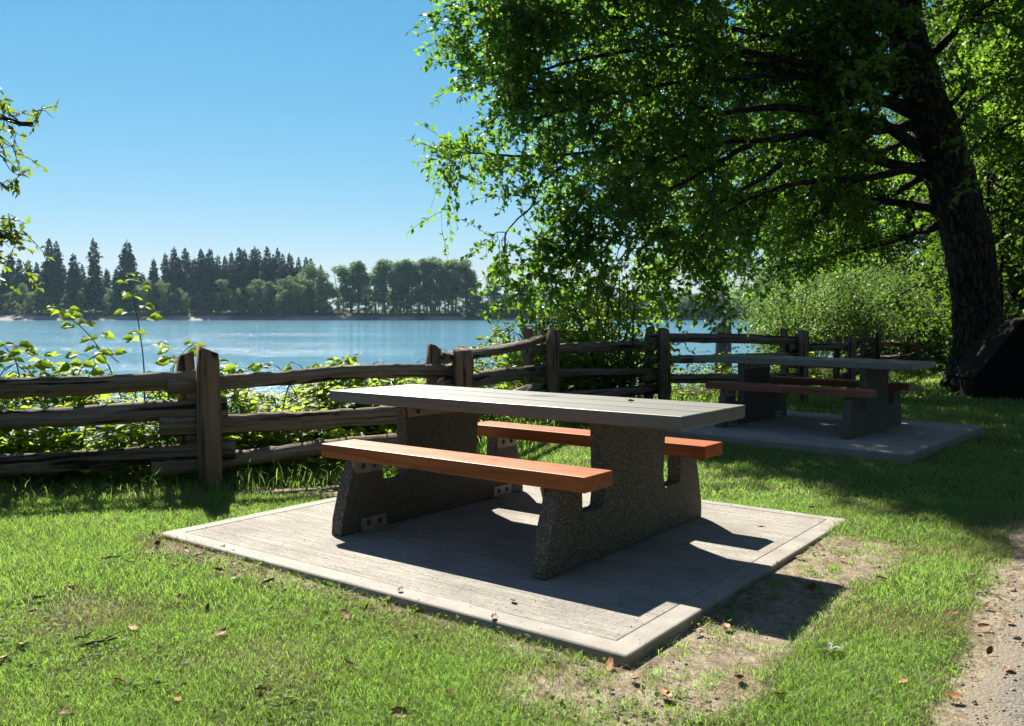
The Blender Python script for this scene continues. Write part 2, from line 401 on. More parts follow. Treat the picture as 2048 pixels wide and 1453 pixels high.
def wear(x, y):
    xt, yt = tab(x, y)
    n = fbm(x*2.6, y*2.6, 4); n2 = fbm(x*7+5, y*7, 3)
    w = .15*smooth(.55, .75, n)
    # right of the pad: trodden sandy soil
    rr = (xt-PADX1); a = smooth(-.2, .05, rr)*smooth(.62, .25, rr+.25*(n-.5))*smooth(-2.2, -1.5, yt)*smooth(1.3, .7, yt)
    w = np.maximum(w, a*.95)
    # in front of the near corner
    q = np.hypot(xt-1.55, yt+1.65); w = np.maximum(w, .72*smooth(.62, .15, q+.6*(n-.5)))
    # along the front edge
    fr = PADY0-yt; a = smooth(-.1, .02, fr)*smooth(.36, .05, fr+.35*(n-.45))*smooth(-1.7, -1.3, xt)*smooth(2.0, 1.4, xt)
    w = np.maximum(w, .58*a)
    # dry patches on the lawn at left
    q = np.hypot((x+1.05), (y-3.15)*1.3); w = np.maximum(w, .42*smooth(.9, .1, q+1.3*(n-.5)))
    q = np.hypot((x+1.75), (y-3.55)*1.5); w = np.maximum(w, .42*smooth(.7, .1, q+1.2*(n-.5)))
    # path verge
    e = path_edge(y)-x; w = np.maximum(w, .85*smooth(.34, .02, e+.3*(n-.5)))
    # dry needles at the fence foot behind the pad
    q = np.hypot((x+1.25)/1.3, (y-6.25)/.33); w = np.maximum(w, .8*smooth(1.0, .3, q+.4*(n-.5)))
    # under the fence bare
    d = river_side(x, y); w = np.maximum(w, .62*smooth(-.35, .1, d)*smooth(.6, .3, n2))
    return np.clip(w+.12*(n2-.5), 0, 1)
def axis(*seg):
    out = []
    for a, b, s in seg: out.append(np.arange(a, b, s))
    out.append([seg[-1][1]]); return np.concatenate(out)
gx = axis((-420, -60, 40), (-60, -12, 3), (-12, -4, .4), (-4, 5, .06), (5, 16, .35), (16, 40, 2), (40, 420, 30))
gy = axis((-60, 0, 8), (0, 2, .3), (2, 8, .06), (8, 16, .2), (16, 45, .8), (45, 120, 5), (120, 440, 40))
X, Y = np.meshgrid(gx, gy, indexing='ij'); sh = X.shape
Z = ground_z(X, Y); W = wear(X, Y); D = river_side(X, Y)
idx = np.arange(X.size).reshape(sh)
F = np.stack([idx[:-1, :-1], idx[1:, :-1], idx[1:, 1:], idx[:-1, 1:]], -1).reshape(-1, 4)
me = np_mesh('ground', np.stack([X, Y, Z], -1).reshape(-1, 3), [F], True, dict(wear=W.ravel(), bank=smooth(.2, 1.5, D).ravel()))
tag(link('ground', me, M['ground']), kind='structure')
# gravel path: a sheet lying 6 mm over the soil, ragged left edge
ys = np.arange(.5, 26, .08); us = np.concatenate([np.linspace(0, .5, 9), np.linspace(.7, 2.6, 12)])
YY, UU = np.meshgrid(ys, us, indexing='ij')
XX = path_edge(YY)+UU+.22*(fbm(YY*2.2, YY*0+3, 4)-.5)*(1-smooth(0, .8, UU))
idx = np.arange(XX.size).reshape(XX.shape)
F = np.stack([idx[:-1, :-1], idx[:-1, 1:], idx[1:, 1:], idx[1:, :-1]], -1).reshape(-1, 4)
ZZ = ground_z(XX, YY)+.010-.014*smooth(.10, 0, UU)+.006*(fbm(XX*9, YY*9, 3)-.5)
tag(link('gravel_path', np_mesh('gravel_path', np.stack([XX, YY, ZZ], -1).reshape(-1, 3), [F], True, dict(verge=smooth(.34, .0, UU).ravel())), M['gravel']), kind='structure')
# river
wx = axis((-620, 620, 20)); wy = axis((4, 480, 17))
X, Y = np.meshgrid(wx, wy, indexing='ij'); idx = np.arange(X.size).reshape(X.shape)
F = np.stack([idx[:-1, :-1], idx[1:, :-1], idx[1:, 1:], idx[:-1, 1:]], -1).reshape(-1, 4)
tag(link('river_water', np_mesh('river_water', np.stack([X, Y, X*0+WATER], -1).reshape(-1, 3), [F], True), M['water']), kind='structure')
# far bank
SH = 452.
def far_z(x, y):
    d = y-SH-6*(fbm(x*.02, x*0+2, 3)-.5)
    bl = smooth(-80, 120, x)
    return WATER-.9+2.2*smooth(-6, 8, d)+(2.6-1.4*bl)*smooth(6, 16, d)+2*smooth(20, 120, d)+.5*(fbm(x*.15, y*.15, 3)-.5)*smooth(0, 10, d)
fx = np.arange(-620, 621, 3.); fy = axis((440, 480, 1.5), (480, 620, 10))
X, Y = np.meshgrid(fx, fy, indexing='ij'); idx = np.arange(X.size).reshape(X.shape)
F = np.stack([idx[:-1, :-1], idx[1:, :-1], idx[1:, 1:], idx[:-1, 1:]], -1).reshape(-1, 4)
Zf = far_z(X, Y); dd = Y-SH-6*(fbm(X*.02, X*0+2, 3)-.5)
pxx = 1024+FPX*X/Y
patch = smooth(.52, .62, fbm(X*.035+3, X*0+9, 3))
for a, b in ((70, 122), (338, 372), (384, 412), (420, 456), (655, 690), (760, 830), (965, 1050)):
    patch = np.maximum(patch, smooth(a-6, a+6, pxx)*smooth(b+6, b-6, pxx))
sand = (.30+.55*patch)*smooth(-2, .0, dd)*smooth(12, 8, dd)
tag(link('far_bank', np_mesh('far_bank', np.stack([X, Y, Zf], -1).reshape(-1, 3), [F], True, dict(sand=sand.ravel())), M['farsoil']), kind='structure')

# ------------------------------------------------------------------ concrete pads
def make_pad(loc, rot, x0, x1, y0, y1, label):
    root = empty('concrete_pad', loc, rot); tag(root, label, 'concrete pad', 'concrete pads under the picnic tables')
    b = .105; g = .004
    bm = bmesh.new(); bm_box(bm, x0+b+g, x1-b-g, y0+b+g, y1-b-g, -.12, -.001); bevel(bm, .004, 1)
    bm_obj('slab', bm, M['broom'], root)
    bm = bmesh.new()
    o = [(x0, y0), (x1, y0), (x1, y1), (x0, y1)]; i = [(x0+b, y0+b), (x1-b, y0+b), (x1-b, y1-b), (x0+b, y1-b)]
    for k in range(4):
        k2 = (k+1) % 4
        pass
    vo = [bm.verts.new((*p, 0)) for p in o]; vi = [bm.verts.new((*p, 0)) for p in i]
    wo = [bm.verts.new((*p, -.14)) for p in o]; wi = [bm.verts.new((*p, -.14)) for p in i]
    for k in range(4):
        k2 = (k+1) % 4
        bm.faces.new((vo[k], vo[k2], vi[k2], vi[k])); bm.faces.new((wo[k2], wo[k], wi[k], wi[k2]))
        bm.faces.new((vo[k2], vo[k], wo[k], wo[k2])); bm.faces.new((vi[k], vi[k2], wi[k2], wi[k]))
    # weight: only outer top and corner edges rounded
    ed = [e for e in bm.edges if all(v in vo for v in e.verts) or any(v in vo for v in e.verts) and any(v in wo for v in e.verts)]
    bmesh.ops.bevel(bm, geom=ed, offset=.014, segments=3, profile=.5, affect='EDGES')
    bm_obj('border', bm, M['trowel'], root)
    return root
make_pad((T0[0], T0[1], 0), (TILT, 0, YAW), PADX0, PADX1, PADY0, PADY1, 'sunlit broom-finished concrete pad with smooth border under the near table')
make_pad((T2[0], T2[1], -.006), (-.0067, .0029, YAW2), PADX0, PADX1, PADY0, PADY1, 'shaded concrete pad under the picnic table by the big trunk')

# ------------------------------------------------------------------ picnic tables
def bolt_mesh():
    bm = bmesh.new()
    bmesh.ops.create_cone(bm, cap_ends=True, segments=12, radius1=.017, radius2=.017, depth=.003, matrix=Matrix.Rotation(math.pi/2, 4, 'Y'))
    bmesh.ops.create_cone(bm, cap_ends=True, segments=6, radius1=.010, radius2=.009, depth=.010, matrix=Matrix.Translation((.006, 0, 0)) @ Matrix.Rotation(math.pi/2, 4, 'Y'))
    me = bpy.data.meshes.new('bolt'); bm.to_mesh(me); bm.free(); me.materials.append(M['bolt']); return me
BOLT = bolt_mesh()
def make_table(loc, rot, label, seatmat):
    root = empty('picnic_table', loc, rot); tag(root, label, 'picnic table', 'concrete picnic tables with wooden seats')
    L, Wd, tt, off = 1.222, .4015, .070, -.0437
    # top: one casting with two scored joints
    bm = bmesh.new(); z1 = .76; z0 = z1-tt
    prof = [(-Wd, z0), (Wd, z0), (Wd, z1)]
    for gy_ in (.134, -.134): prof += [(gy_+.007, z1), (gy_+.004, z1-.008), (gy_-.004, z1-.008), (gy_-.007, z1)]
    prof += [(-Wd, z1)]
    bm_prism(bm, prof, 'x', -L+off, L+off)
    ed = [e for e in bm.edges if (abs(abs(e.verts[0].co.y)-Wd) < 1e-4 and abs(abs(e.verts[1].co.y)-Wd) < 1e-4) or
          (abs(e.verts[0].co.x-e.verts[1].co.x) < 1e-5 and e.verts[0].co.z > z1-1e-4 and e.verts[1].co.z > z1-1e-4 and abs(e.verts[0].co.y-e.verts[1].co.y) > .05)]
    bmesh.ops.bevel(bm, geom=ed, offset=.007, segments=2, profile=.5, affect='EDGES')
    bm_obj('tabletop', bm, M['top'], root)
    half = [(.872, 0), (.862, .09), (.82, .243), (.765, .40), (.757, .415), (.553, .415), (.556, .275), (.545, .256), (.36, .250), (.338, .262), (.332, .35), (.358, z0)]
    prof = half+[(-y, z) for y, z in reversed(half)]
    for x0, x1 in ((-.726, -.644), (.644, .726)):
        bm = bmesh.new(); bm_prism(bm, prof, 'x', x0, x1); bevel(bm, .007, 2)
        bm_obj('leg', bm, M['aggregate'], root)
    for s in (-1, 1):
        bm = bmesh.new(); bm_box(bm, -.898, .887, min(s*.537, s*.794), max(s*.537, s*.794), .4155, .491); bevel(bm, .006, 2)
        bm_obj('bench_seat', bm, seatmat, root)
    def bracket(poly, xin, sgn, bolts, foot=None):
        bm = bmesh.new(); t = .006
        a, b = (xin+.001, xin+t) if sgn > 0 else (xin-t, xin-.001)
        bm_prism(bm, poly, 'x', a, b)
        if foot:
            y0, y1, z, wd = foot; bm_box(bm, *((b, b+wd) if sgn > 0 else (a-wd, a)), y0, y1, z, z+t)
        o = bm_obj('bracket', bm, M['steel'], root)
        for (y, z) in bolts:
            k = link('bolt', BOLT, None, o); k.location = ((b+.001) if sgn > 0 else (a-.001), y, z)
            if sgn < 0: k.rotation_euler = (0, 0, math.pi)
    for xin, sgn in ((-.644, 1), (.644, -1)):
        bracket([(-.335, .626), (.335, .626), (.335, .6895), (-.345, .6895)], xin, sgn, [(-.25, .655), (0, .655), (.25, .655)], (-.33, .33, .682, .05))
        for s in (-1, 1):
            p = [(.765, .339), (.795, .4145), (.558, .4145), (.558, .335)]
            bracket([(s*y, z) for y, z in p], xin, sgn, [(s*.71, .375), (s*.62, .375)])
            p = [(.52, .004), (.72, .004), (.72, .074), (.52, .074)]
            bracket([(s*y, z) for y, z in p], xin, sgn, [(s*.575, .042), (s*.665, .042)], (min(s*.52, s*.72), max(s*.52, s*.72), .003, .055))
    return root
make_table((T0[0], T0[1], .0005), (TILT, 0, YAW), 'near sunlit picnic table with grey top and orange stained plank benches', M['cedar'])
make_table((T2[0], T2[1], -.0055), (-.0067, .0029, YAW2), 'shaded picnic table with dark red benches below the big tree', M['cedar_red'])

# ------------------------------------------------------------------ split rail fence
def log_geo(g, a, b, r, seed, K=26, n=14, flat=.75):
    """an irregular split rail from a to b"""
    rs = np.random.default_rng(seed)
    a = np.asarray(a, float); b = np.asarray(b, float)
    t = np.linspace(0, 1, K); P = a+(b-a)*t[:, None]
    P[:, 2] += .022*np.sin(t*rs.uniform(2, 5)+rs.uniform(0, 6))+.008*rs.normal(size=K).cumsum()/4
    d = unit(b-a); s = unit(np.cross(d, [0, 0, 1])); u = np.cross(s, d)
    th = np.arange(n)*2*np.pi/n
    base = 1+.16*np.cos(2*th+rs.uniform(0, 6))+.10*np.cos(3*th+rs.uniform(0, 6))+.06*rs.normal(size=n)
    rad = np.zeros((K, n))
    for k in range(K):
        rad[k] = r*(base+.10*(fbm(np.cos(th)*2+seed*3.1, np.sin(th)*2+t[k]*np.linalg.norm(b-a)*2.2, 4)-.5)*2+.09*rs.normal(size=n)*.6)
        rad[k] *= 1+.10*(fbm(np.array([t[k]*6+seed]), np.array([seed*1.7]), 2)[0]-.5)*2
    V = P[:, None]+rad[:, :, None]*(np.cos(th)[None, :, None]*s*flat+np.sin(th)[None, :, None]*u)
    L = np.linalg.norm(b-a)
    gc = np.stack([rad*np.cos(th), rad*np.sin(th), np.broadcast_to((t*L)[:, None], (K, n))], -1)+seed*1.37
    idx = np.arange(K*n).reshape(K, n); A = idx[:-1]; B = idx[1:]
    F = np.stack([A, np.roll(A, -1, 1), np.roll(B, -1, 1), B], -1).reshape(-1, 4)
    g.add(V, [F, idx[-1][None], idx[0, ::-1][None]], gc=gc.reshape(-1, 3))
def post_geo(g, x, y, z0, z1, w, ang, seed):
    """squarish split post with a slanting worn top"""
    rs = np.random.default_rng(seed); K = 12
    sq = [(-1, -1), (-.35, -1.06), (.4, -1.0), (1, -.95), (1.04, 0), (.95, 1), (0, 1.02), (-1, .95), (-1.02, .1)]
    n = len(sq); t = np.linspace(0, 1, K); V = np.zeros((K, n, 3)); sl = rs.uniform(-.25, .25, 2)
    lean = rs.uniform(-.012, .012, 2)
    for k in range(K):
        for j, (px, py) in enumerate(sq):
            q = w/2*(1+.05*rs.normal()*.5+.03*math.sin(k*.8+seed))*(1-.10*(t[k] > .97))
            lx, ly = px*q, py*q
            X_ = lx*math.cos(ang)-ly*math.sin(ang); Y_ = lx*math.sin(ang)+ly*math.cos(ang)
            z = z0+(z1-z0)*t[k]
            if k == K-1: z += (lx*sl[0]+ly*sl[1])*1.6
            V[k, j] = (x+X_+lean[0]*t[k]*3, y+Y_+lean[1]*t[k]*3, z)
    gc = V.copy(); gc[..., 0] -= x; gc[..., 1] -= y; gc = gc+seed*2.3
    idx = np.arange(K*n).reshape(K, n); A = idx[:-1]; B = idx[1:]
    F = np.stack([A, np.roll(A, -1, 1), np.roll(B, -1, 1), B], -1).reshape(-1, 4)
    g.add(V, [F, idx[-1][None], idx[0, ::-1][None]], gc=gc.reshape(-1, 3))
fence = empty('split_rail_fence', (-2.28, 6.31, 0))
tag(fence, 'weathered split rail fence of stacked logs and paired posts running along the riverbank', 'fence')
def fpart(name, g, mat, sm=True):
    me = g.mesh(name, sm); o = link(name, me, mat, fence); o.matrix_parent_inverse = Matrix.Translation((2.28, -6.31, 0)); return o
# rails per bay: heights at start and end
BAYS = [((.74, .80), (.50, .59), (.15, .24)), ((.745, .75), (.44, .47), (.18, .21)), ((.885, .95), (.66, .63), (.38, .34)), ((.825, .79), (.53, .485), (.25, .19)),
        ((.90, .845), (.645, .56), (.36, .28)), ((.71, .63), (.42, .34), (.16, .08)), ((.68, .72), (.40, .39), (.12, .1)), ((.587, .42), (.28, .13), (.0, -.12)),
        ((.27, .15), (.0, -.12), (-.24, -.36)), ((.3, .1), (.02, -.15), (-.24, -.4)), ((.0, 0.), (-.25, -.25), (-.5, -.5))]
RR = .058
for i, bay in enumerate(BAYS):
    a, b = FENCE[i], FENCE[i+1]; d = unit(b-a)
    for j, (za, zb) in enumerate(bay):
        ext = .20+.06*((i*3+j) % 3)
        A = (*(a-d*ext), za-(zb-za)*.06); B = (*(b+d*ext*.8), zb+(zb-za)*.06)
        g = Geo(); log_geo(g, A, B, RR*(1.05 if i == 0 else 1.)*(1+.12*math.sin(i*5+j*3)), 10+i*3+j, K=44 if i < 3 else 22)
        fpart('rail', g, M['rail'])
for i, (x, y) in enumerate(FENCE):
    d0 = unit(FENCE[min(i+1, len(FENCE)-1)]-FENCE[max(i-1, 0)]); nrm = np.array([d0[1], -d0[0]])
    topz = max(max(r[0][0] for r in BAYS[i:i+1]) if i < len(BAYS) else .0, max(r[0][1] for r in BAYS[i-1:i]) if i > 0 else 0)
    for s in (1, -1):
        if i == 1:
            px_, py_ = ((-2.16, 6.20) if s > 0 else (-2.385, 6.44))
        else:
            px_, py_ = x+nrm[0]*.135*s-d0[0]*.05*(s < 0), y+nrm[1]*.135*s-d0[1]*.05*(s < 0)
        g = Geo()
        zt = topz+(.20 if s > 0 else .215) if i < 4 else topz+(.15 if s > 0 else .17)
        if i == 2: zt = topz+.075 if s > 0 else topz+.10
        if i == 3: zt = topz+.11 if s > 0 else topz+.13
        if i == 1 and s < 0: zt -= .055
        post_geo(g, px_, py_, float(ground_z(px_, py_))-.3, zt, .128 if s > 0 else .10, math.atan2(d0[1], d0[0])+(.35 if i == 1 else .1*math.sin(i*7+s)), 50+i*2+s)
        fpart('post', g, M['post'], False)

# ------------------------------------------------------------------ mooring piles in the river
g0 = empty('mooring_piles', (10.9, 45.0, WATER)); tag(g0, 'cluster of three old wooden pilings standing in the river beyond the fence', 'pilings')
for k, (dx, dy, zt, ln) in enumerate(((-.36, 0, .80, .04), (0, .12, 1.05, 0), (.33, -.06, .86, -.05))):
    P = np.array([[(10.9+dx*(1.05-.35*t)+ln, 45+dy, WATER-1+(zt-WATER+1)*t) for t in np.linspace(0, 1, 8)]])
    V, F, gc = tubes(P, np.full((1, 8), .185)*(1+.06*R.normal(size=(1, 8))), 12)
    me = np_mesh('pile', V, F, True, dict(gc=gc)); o = link('pile', me, M['pile'], g0); o.matrix_parent_inverse = Matrix.Translation((-10.9, -45, -WATER))

# ------------------------------------------------------------------ low dark wooden shelter by the trunk
kz = float(ground_z(8.6, 15.6))
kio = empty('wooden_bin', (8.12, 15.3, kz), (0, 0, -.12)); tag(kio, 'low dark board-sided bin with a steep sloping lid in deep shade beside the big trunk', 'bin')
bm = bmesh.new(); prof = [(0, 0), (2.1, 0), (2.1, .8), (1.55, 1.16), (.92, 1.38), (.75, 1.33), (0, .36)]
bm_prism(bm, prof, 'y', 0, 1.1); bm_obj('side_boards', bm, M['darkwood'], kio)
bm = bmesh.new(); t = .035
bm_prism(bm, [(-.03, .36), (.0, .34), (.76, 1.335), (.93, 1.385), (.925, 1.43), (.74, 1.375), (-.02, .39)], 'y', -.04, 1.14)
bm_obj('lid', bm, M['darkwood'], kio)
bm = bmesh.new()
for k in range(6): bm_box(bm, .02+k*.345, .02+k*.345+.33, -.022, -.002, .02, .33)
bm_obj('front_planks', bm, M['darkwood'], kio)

# ------------------------------------------------------------------ trees
def make_tree(name, loc, label, cat, trunk, limbs, leafmat, bark, nb=18, nt=10, nl=12, leaf=.075, droop=.5, blen=(.9, 2.2), tlen=(.3, .75), group=None, seed=1, wid=.52, gate=.30, limit=None, weep=0., tmin=.18, tip_free=False):
    """trunk: list of (x,y,z,r); limbs: list of (pts, r0, r1).  All in world metres."""
    rs = np.random.default_rng(seed)
    root = empty(name, loc); tag(root, label, cat, group)
    inv = Matrix.Translation((-loc[0], -loc[1], -loc[2]))
    g = Geo(); tr = np.array(trunk, float); K = 26
    K = 26 if tr[0, 3] < .5 else 70
    Pt = spline(tr[:, :3], K); Rt = np.interp(np.linspace(0, len(tr)-1, K), np.arange(len(tr)), tr[:, 3])
    nt_ = 18 if K == 26 else 40
    V, F, gc = tubes(Pt[None], Rt[None], nt_, True)
    # bark relief and buttress
    c = np.repeat(Pt, nt_, 0); dv = V-c
    nz = fbm(np.arctan2(dv[:, 1], dv[:, 0])*4+seed, V[:, 2]*1.5, 4)-.5
    nz2 = fbm(np.arctan2(dv[:, 1], dv[:, 0])*9+seed*3, V[:, 2]*4, 3)-.5
    fl = .38*np.cos(5*np.arctan2(dv[:, 1], dv[:, 0])+seed)*np.exp(-np.maximum(V[:, 2]-loc[2], 0)/.45)*(tr[0, 3] > .5)
    V = c+dv*(1+.34*nz+.26*nz2+fl)[:, None]
    g.add(V, F, gc=gc)
    bp, bd, bl, br, tip = [], [], [], [], []
    for pts, r0, r1 in limbs:
        P = spline(pts, 16); P[1:] += .075*rs.normal(size=(15, 3)).cumsum(0)*.35*min(1., r0/.04)
        Rl = r1+(r0-r1)*(1-np.linspace(0, 1, 16))**1.5; Rl[0] *= 1.25
        V, F, gc = tubes(P[None], Rl[None], 8, True); g.add(V, F, gc=gc)
        T = unit(np.gradient(P, axis=0)); L = np.linalg.norm(np.diff(P, axis=0), axis=1).sum()
        m = max(3, int(nb*L/6))
        t = np.sort(rs.uniform(tmin, 1, m)); t[-1] = 1.
        i = t*15; p = np.stack([np.interp(i, np.arange(16), P[:, k]) for k in range(3)], -1)
        tt = np.stack([np.interp(i, np.arange(16), T[:, k]) for k in range(3)], -1)
        rd = unit(rs.normal(size=(m, 3))*np.array([1, 1, .7])); rd -= (rd*tt).sum(-1, keepdims=True)*tt
        d = unit(tt*rs.uniform(.3, 1, (m, 1))+unit(rd)*rs.uniform(.5, 1.1, (m, 1))); d[-1] = tt[-1]
        tip.append((t > .9) & tip_free); bp.append(p); bd.append(d); bl.append(rs.uniform(*blen, m)*(1.1-.35*t)); br.append(np.clip(.35*np.interp(i, np.arange(16), Rl), .008, .05))
    bp, bd, bl, br, tip = map(np.concatenate, (bp, bd, bl, br, tip))
    bl = np.where(tip, np.minimum(bl, .5), bl)
    s = np.linspace(0, 1, 7)
    def arcs(p, d, l, dr):
        P = p[:, None]+d[:, None]*(l[:, None]*s)[:, :, None]
        P[:, :, 2] -= (dr*l)[:, None]*s**2
        return P
    dr = droop*rs.uniform(.4, 1.4, len(bl))
    wmask = rs.random(len(bl)) < weep
    dr = np.where(wmask, dr+1.1, dr); bl = np.where(wmask, bl*1.35, bl)
    BP = arcs(bp, bd, bl, dr)
    BP[:, 1:-1] += .035*rs.normal(size=BP[:, 1:-1].shape)
    if gate > 0:
        e = BP[:, 4]; k = (fbm(e[:, 0]*.55+seed, e[:, 2]*.7+e[:, 1]*.35, 3) > gate)
        BP, bl, br, tip = BP[k], bl[k], br[k], tip[k]
    if limit is not None:
        k = (limit(BP[:, -1]) & limit(BP[:, 3])) | tip; BP, bl, br = BP[k], bl[k], br[k]
    V, F, gc = tubes(BP, br[:, None]*np.linspace(1, .25, 7)[None], 4, False); g.add(V, F, gc=gc)
    o = link('trunk', g.mesh('trunk', True), bark, root); o.matrix_parent_inverse = inv
    # twigs
    nB = len(BP); n_t = np.maximum(3, (nt*bl/1.6)).astype(int); bi = np.repeat(np.arange(nB), n_t)
    t = rs.uniform(.12, 1, len(bi)); f = t*6; i0 = np.minimum(f.astype(int), 5); fr = (f-i0)[:, None]
    p = BP[bi, i0]*(1-fr)+BP[bi, i0+1]*fr; tt = unit(BP[bi, i0+1]-BP[bi, i0])
    d = unit(tt*.7+rs.normal(size=(len(bi), 3))*np.array([.7, .7, .45])); l = rs.uniform(*tlen, len(bi))
    s4 = np.linspace(0, 1, 4)
    TP = p[:, None]+d[:, None]*(l[:, None]*s4)[:, :, None]; TP[:, :, 2] -= (droop*.55*l)[:, None]*s4**2
    gt = Geo(); V, F, gc = tubes(TP, np.full((len(l), 4), .0045)*np.linspace(1, .5, 4), 3, False)
    gt.add(V, F, gc=gc); nfw = sum(len(f) for f in F)
    # leaves
    ti = np.repeat(np.arange(len(l)), nl); t = np.tile(np.linspace(.08, 1, nl), len(l))+rs.uniform(-.04, .04, len(ti)); t = np.clip(t, 0, 1)
    f = t*3; i0 = np.minimum(f.astype(int), 2); fr = (f-i0)[:, None]
    p = TP[ti, i0]*(1-fr)+TP[ti, i0+1]*fr; tt = unit(TP[ti, i0+1]-TP[ti, i0])
    d = unit(tt*.6+rs.normal(size=p.shape)*.85+np.array([0, 0, -.12])); nr = unit(rs.normal(size=p.shape)*.75+np.array([0, 0, 1.0]))
    sz = leaf*rs.uniform(.6, 1.25, len(p))
    V, F, k = leaves(p, d, nr, sz, wid)
    tint = np.clip(.5*rs.random(len(p))+.9*(fbm(p[:, 0]*.8, p[:, 2]*.8+p[:, 1]*.5, 3)-.28), 0, 1)
    gt.add(V, F, tint=np.repeat(tint, k)); me = gt.mesh('crown'); me.materials.append(leafmat); me.materials.append(M['twig'])
    mi = np.zeros(len(me.polygons), dtype=np.int32); sides = np.zeros(len(me.polygons), dtype=np.int32); me.polygons.foreach_get('loop_total', sides); mi[sides == 4] = 1
    me.polygons.foreach_set('material_index', mi)
    o = link('crown', me, None, root); o.matrix_parent_inverse = inv
    return root, len(p)
def radial_limbs(base, zs, lens, rs, az=None, rise=.35, sag=.25, r0=.09):
    """limbs leaving an upright trunk at base (x,y,z0)"""
    out = []
    for k, (z, L) in enumerate(zip(zs, lens)):
        a = az[k] if az is not None else rs.uniform(0, 2*math.pi)
        d = np.array([math.cos(a), math.sin(a)])
        pts = []
        for t in np.linspace(0, 1, 5):
            q = base[:2]+d*L*t+rs.normal(size=2)*.12*t*L*.3
            pts.append((*q, base[2]+z+rise*L*t-sag*L*t*t*1.6))
        out.append((pts, r0*(.6+.4*L/max(lens)), .02))
    return out
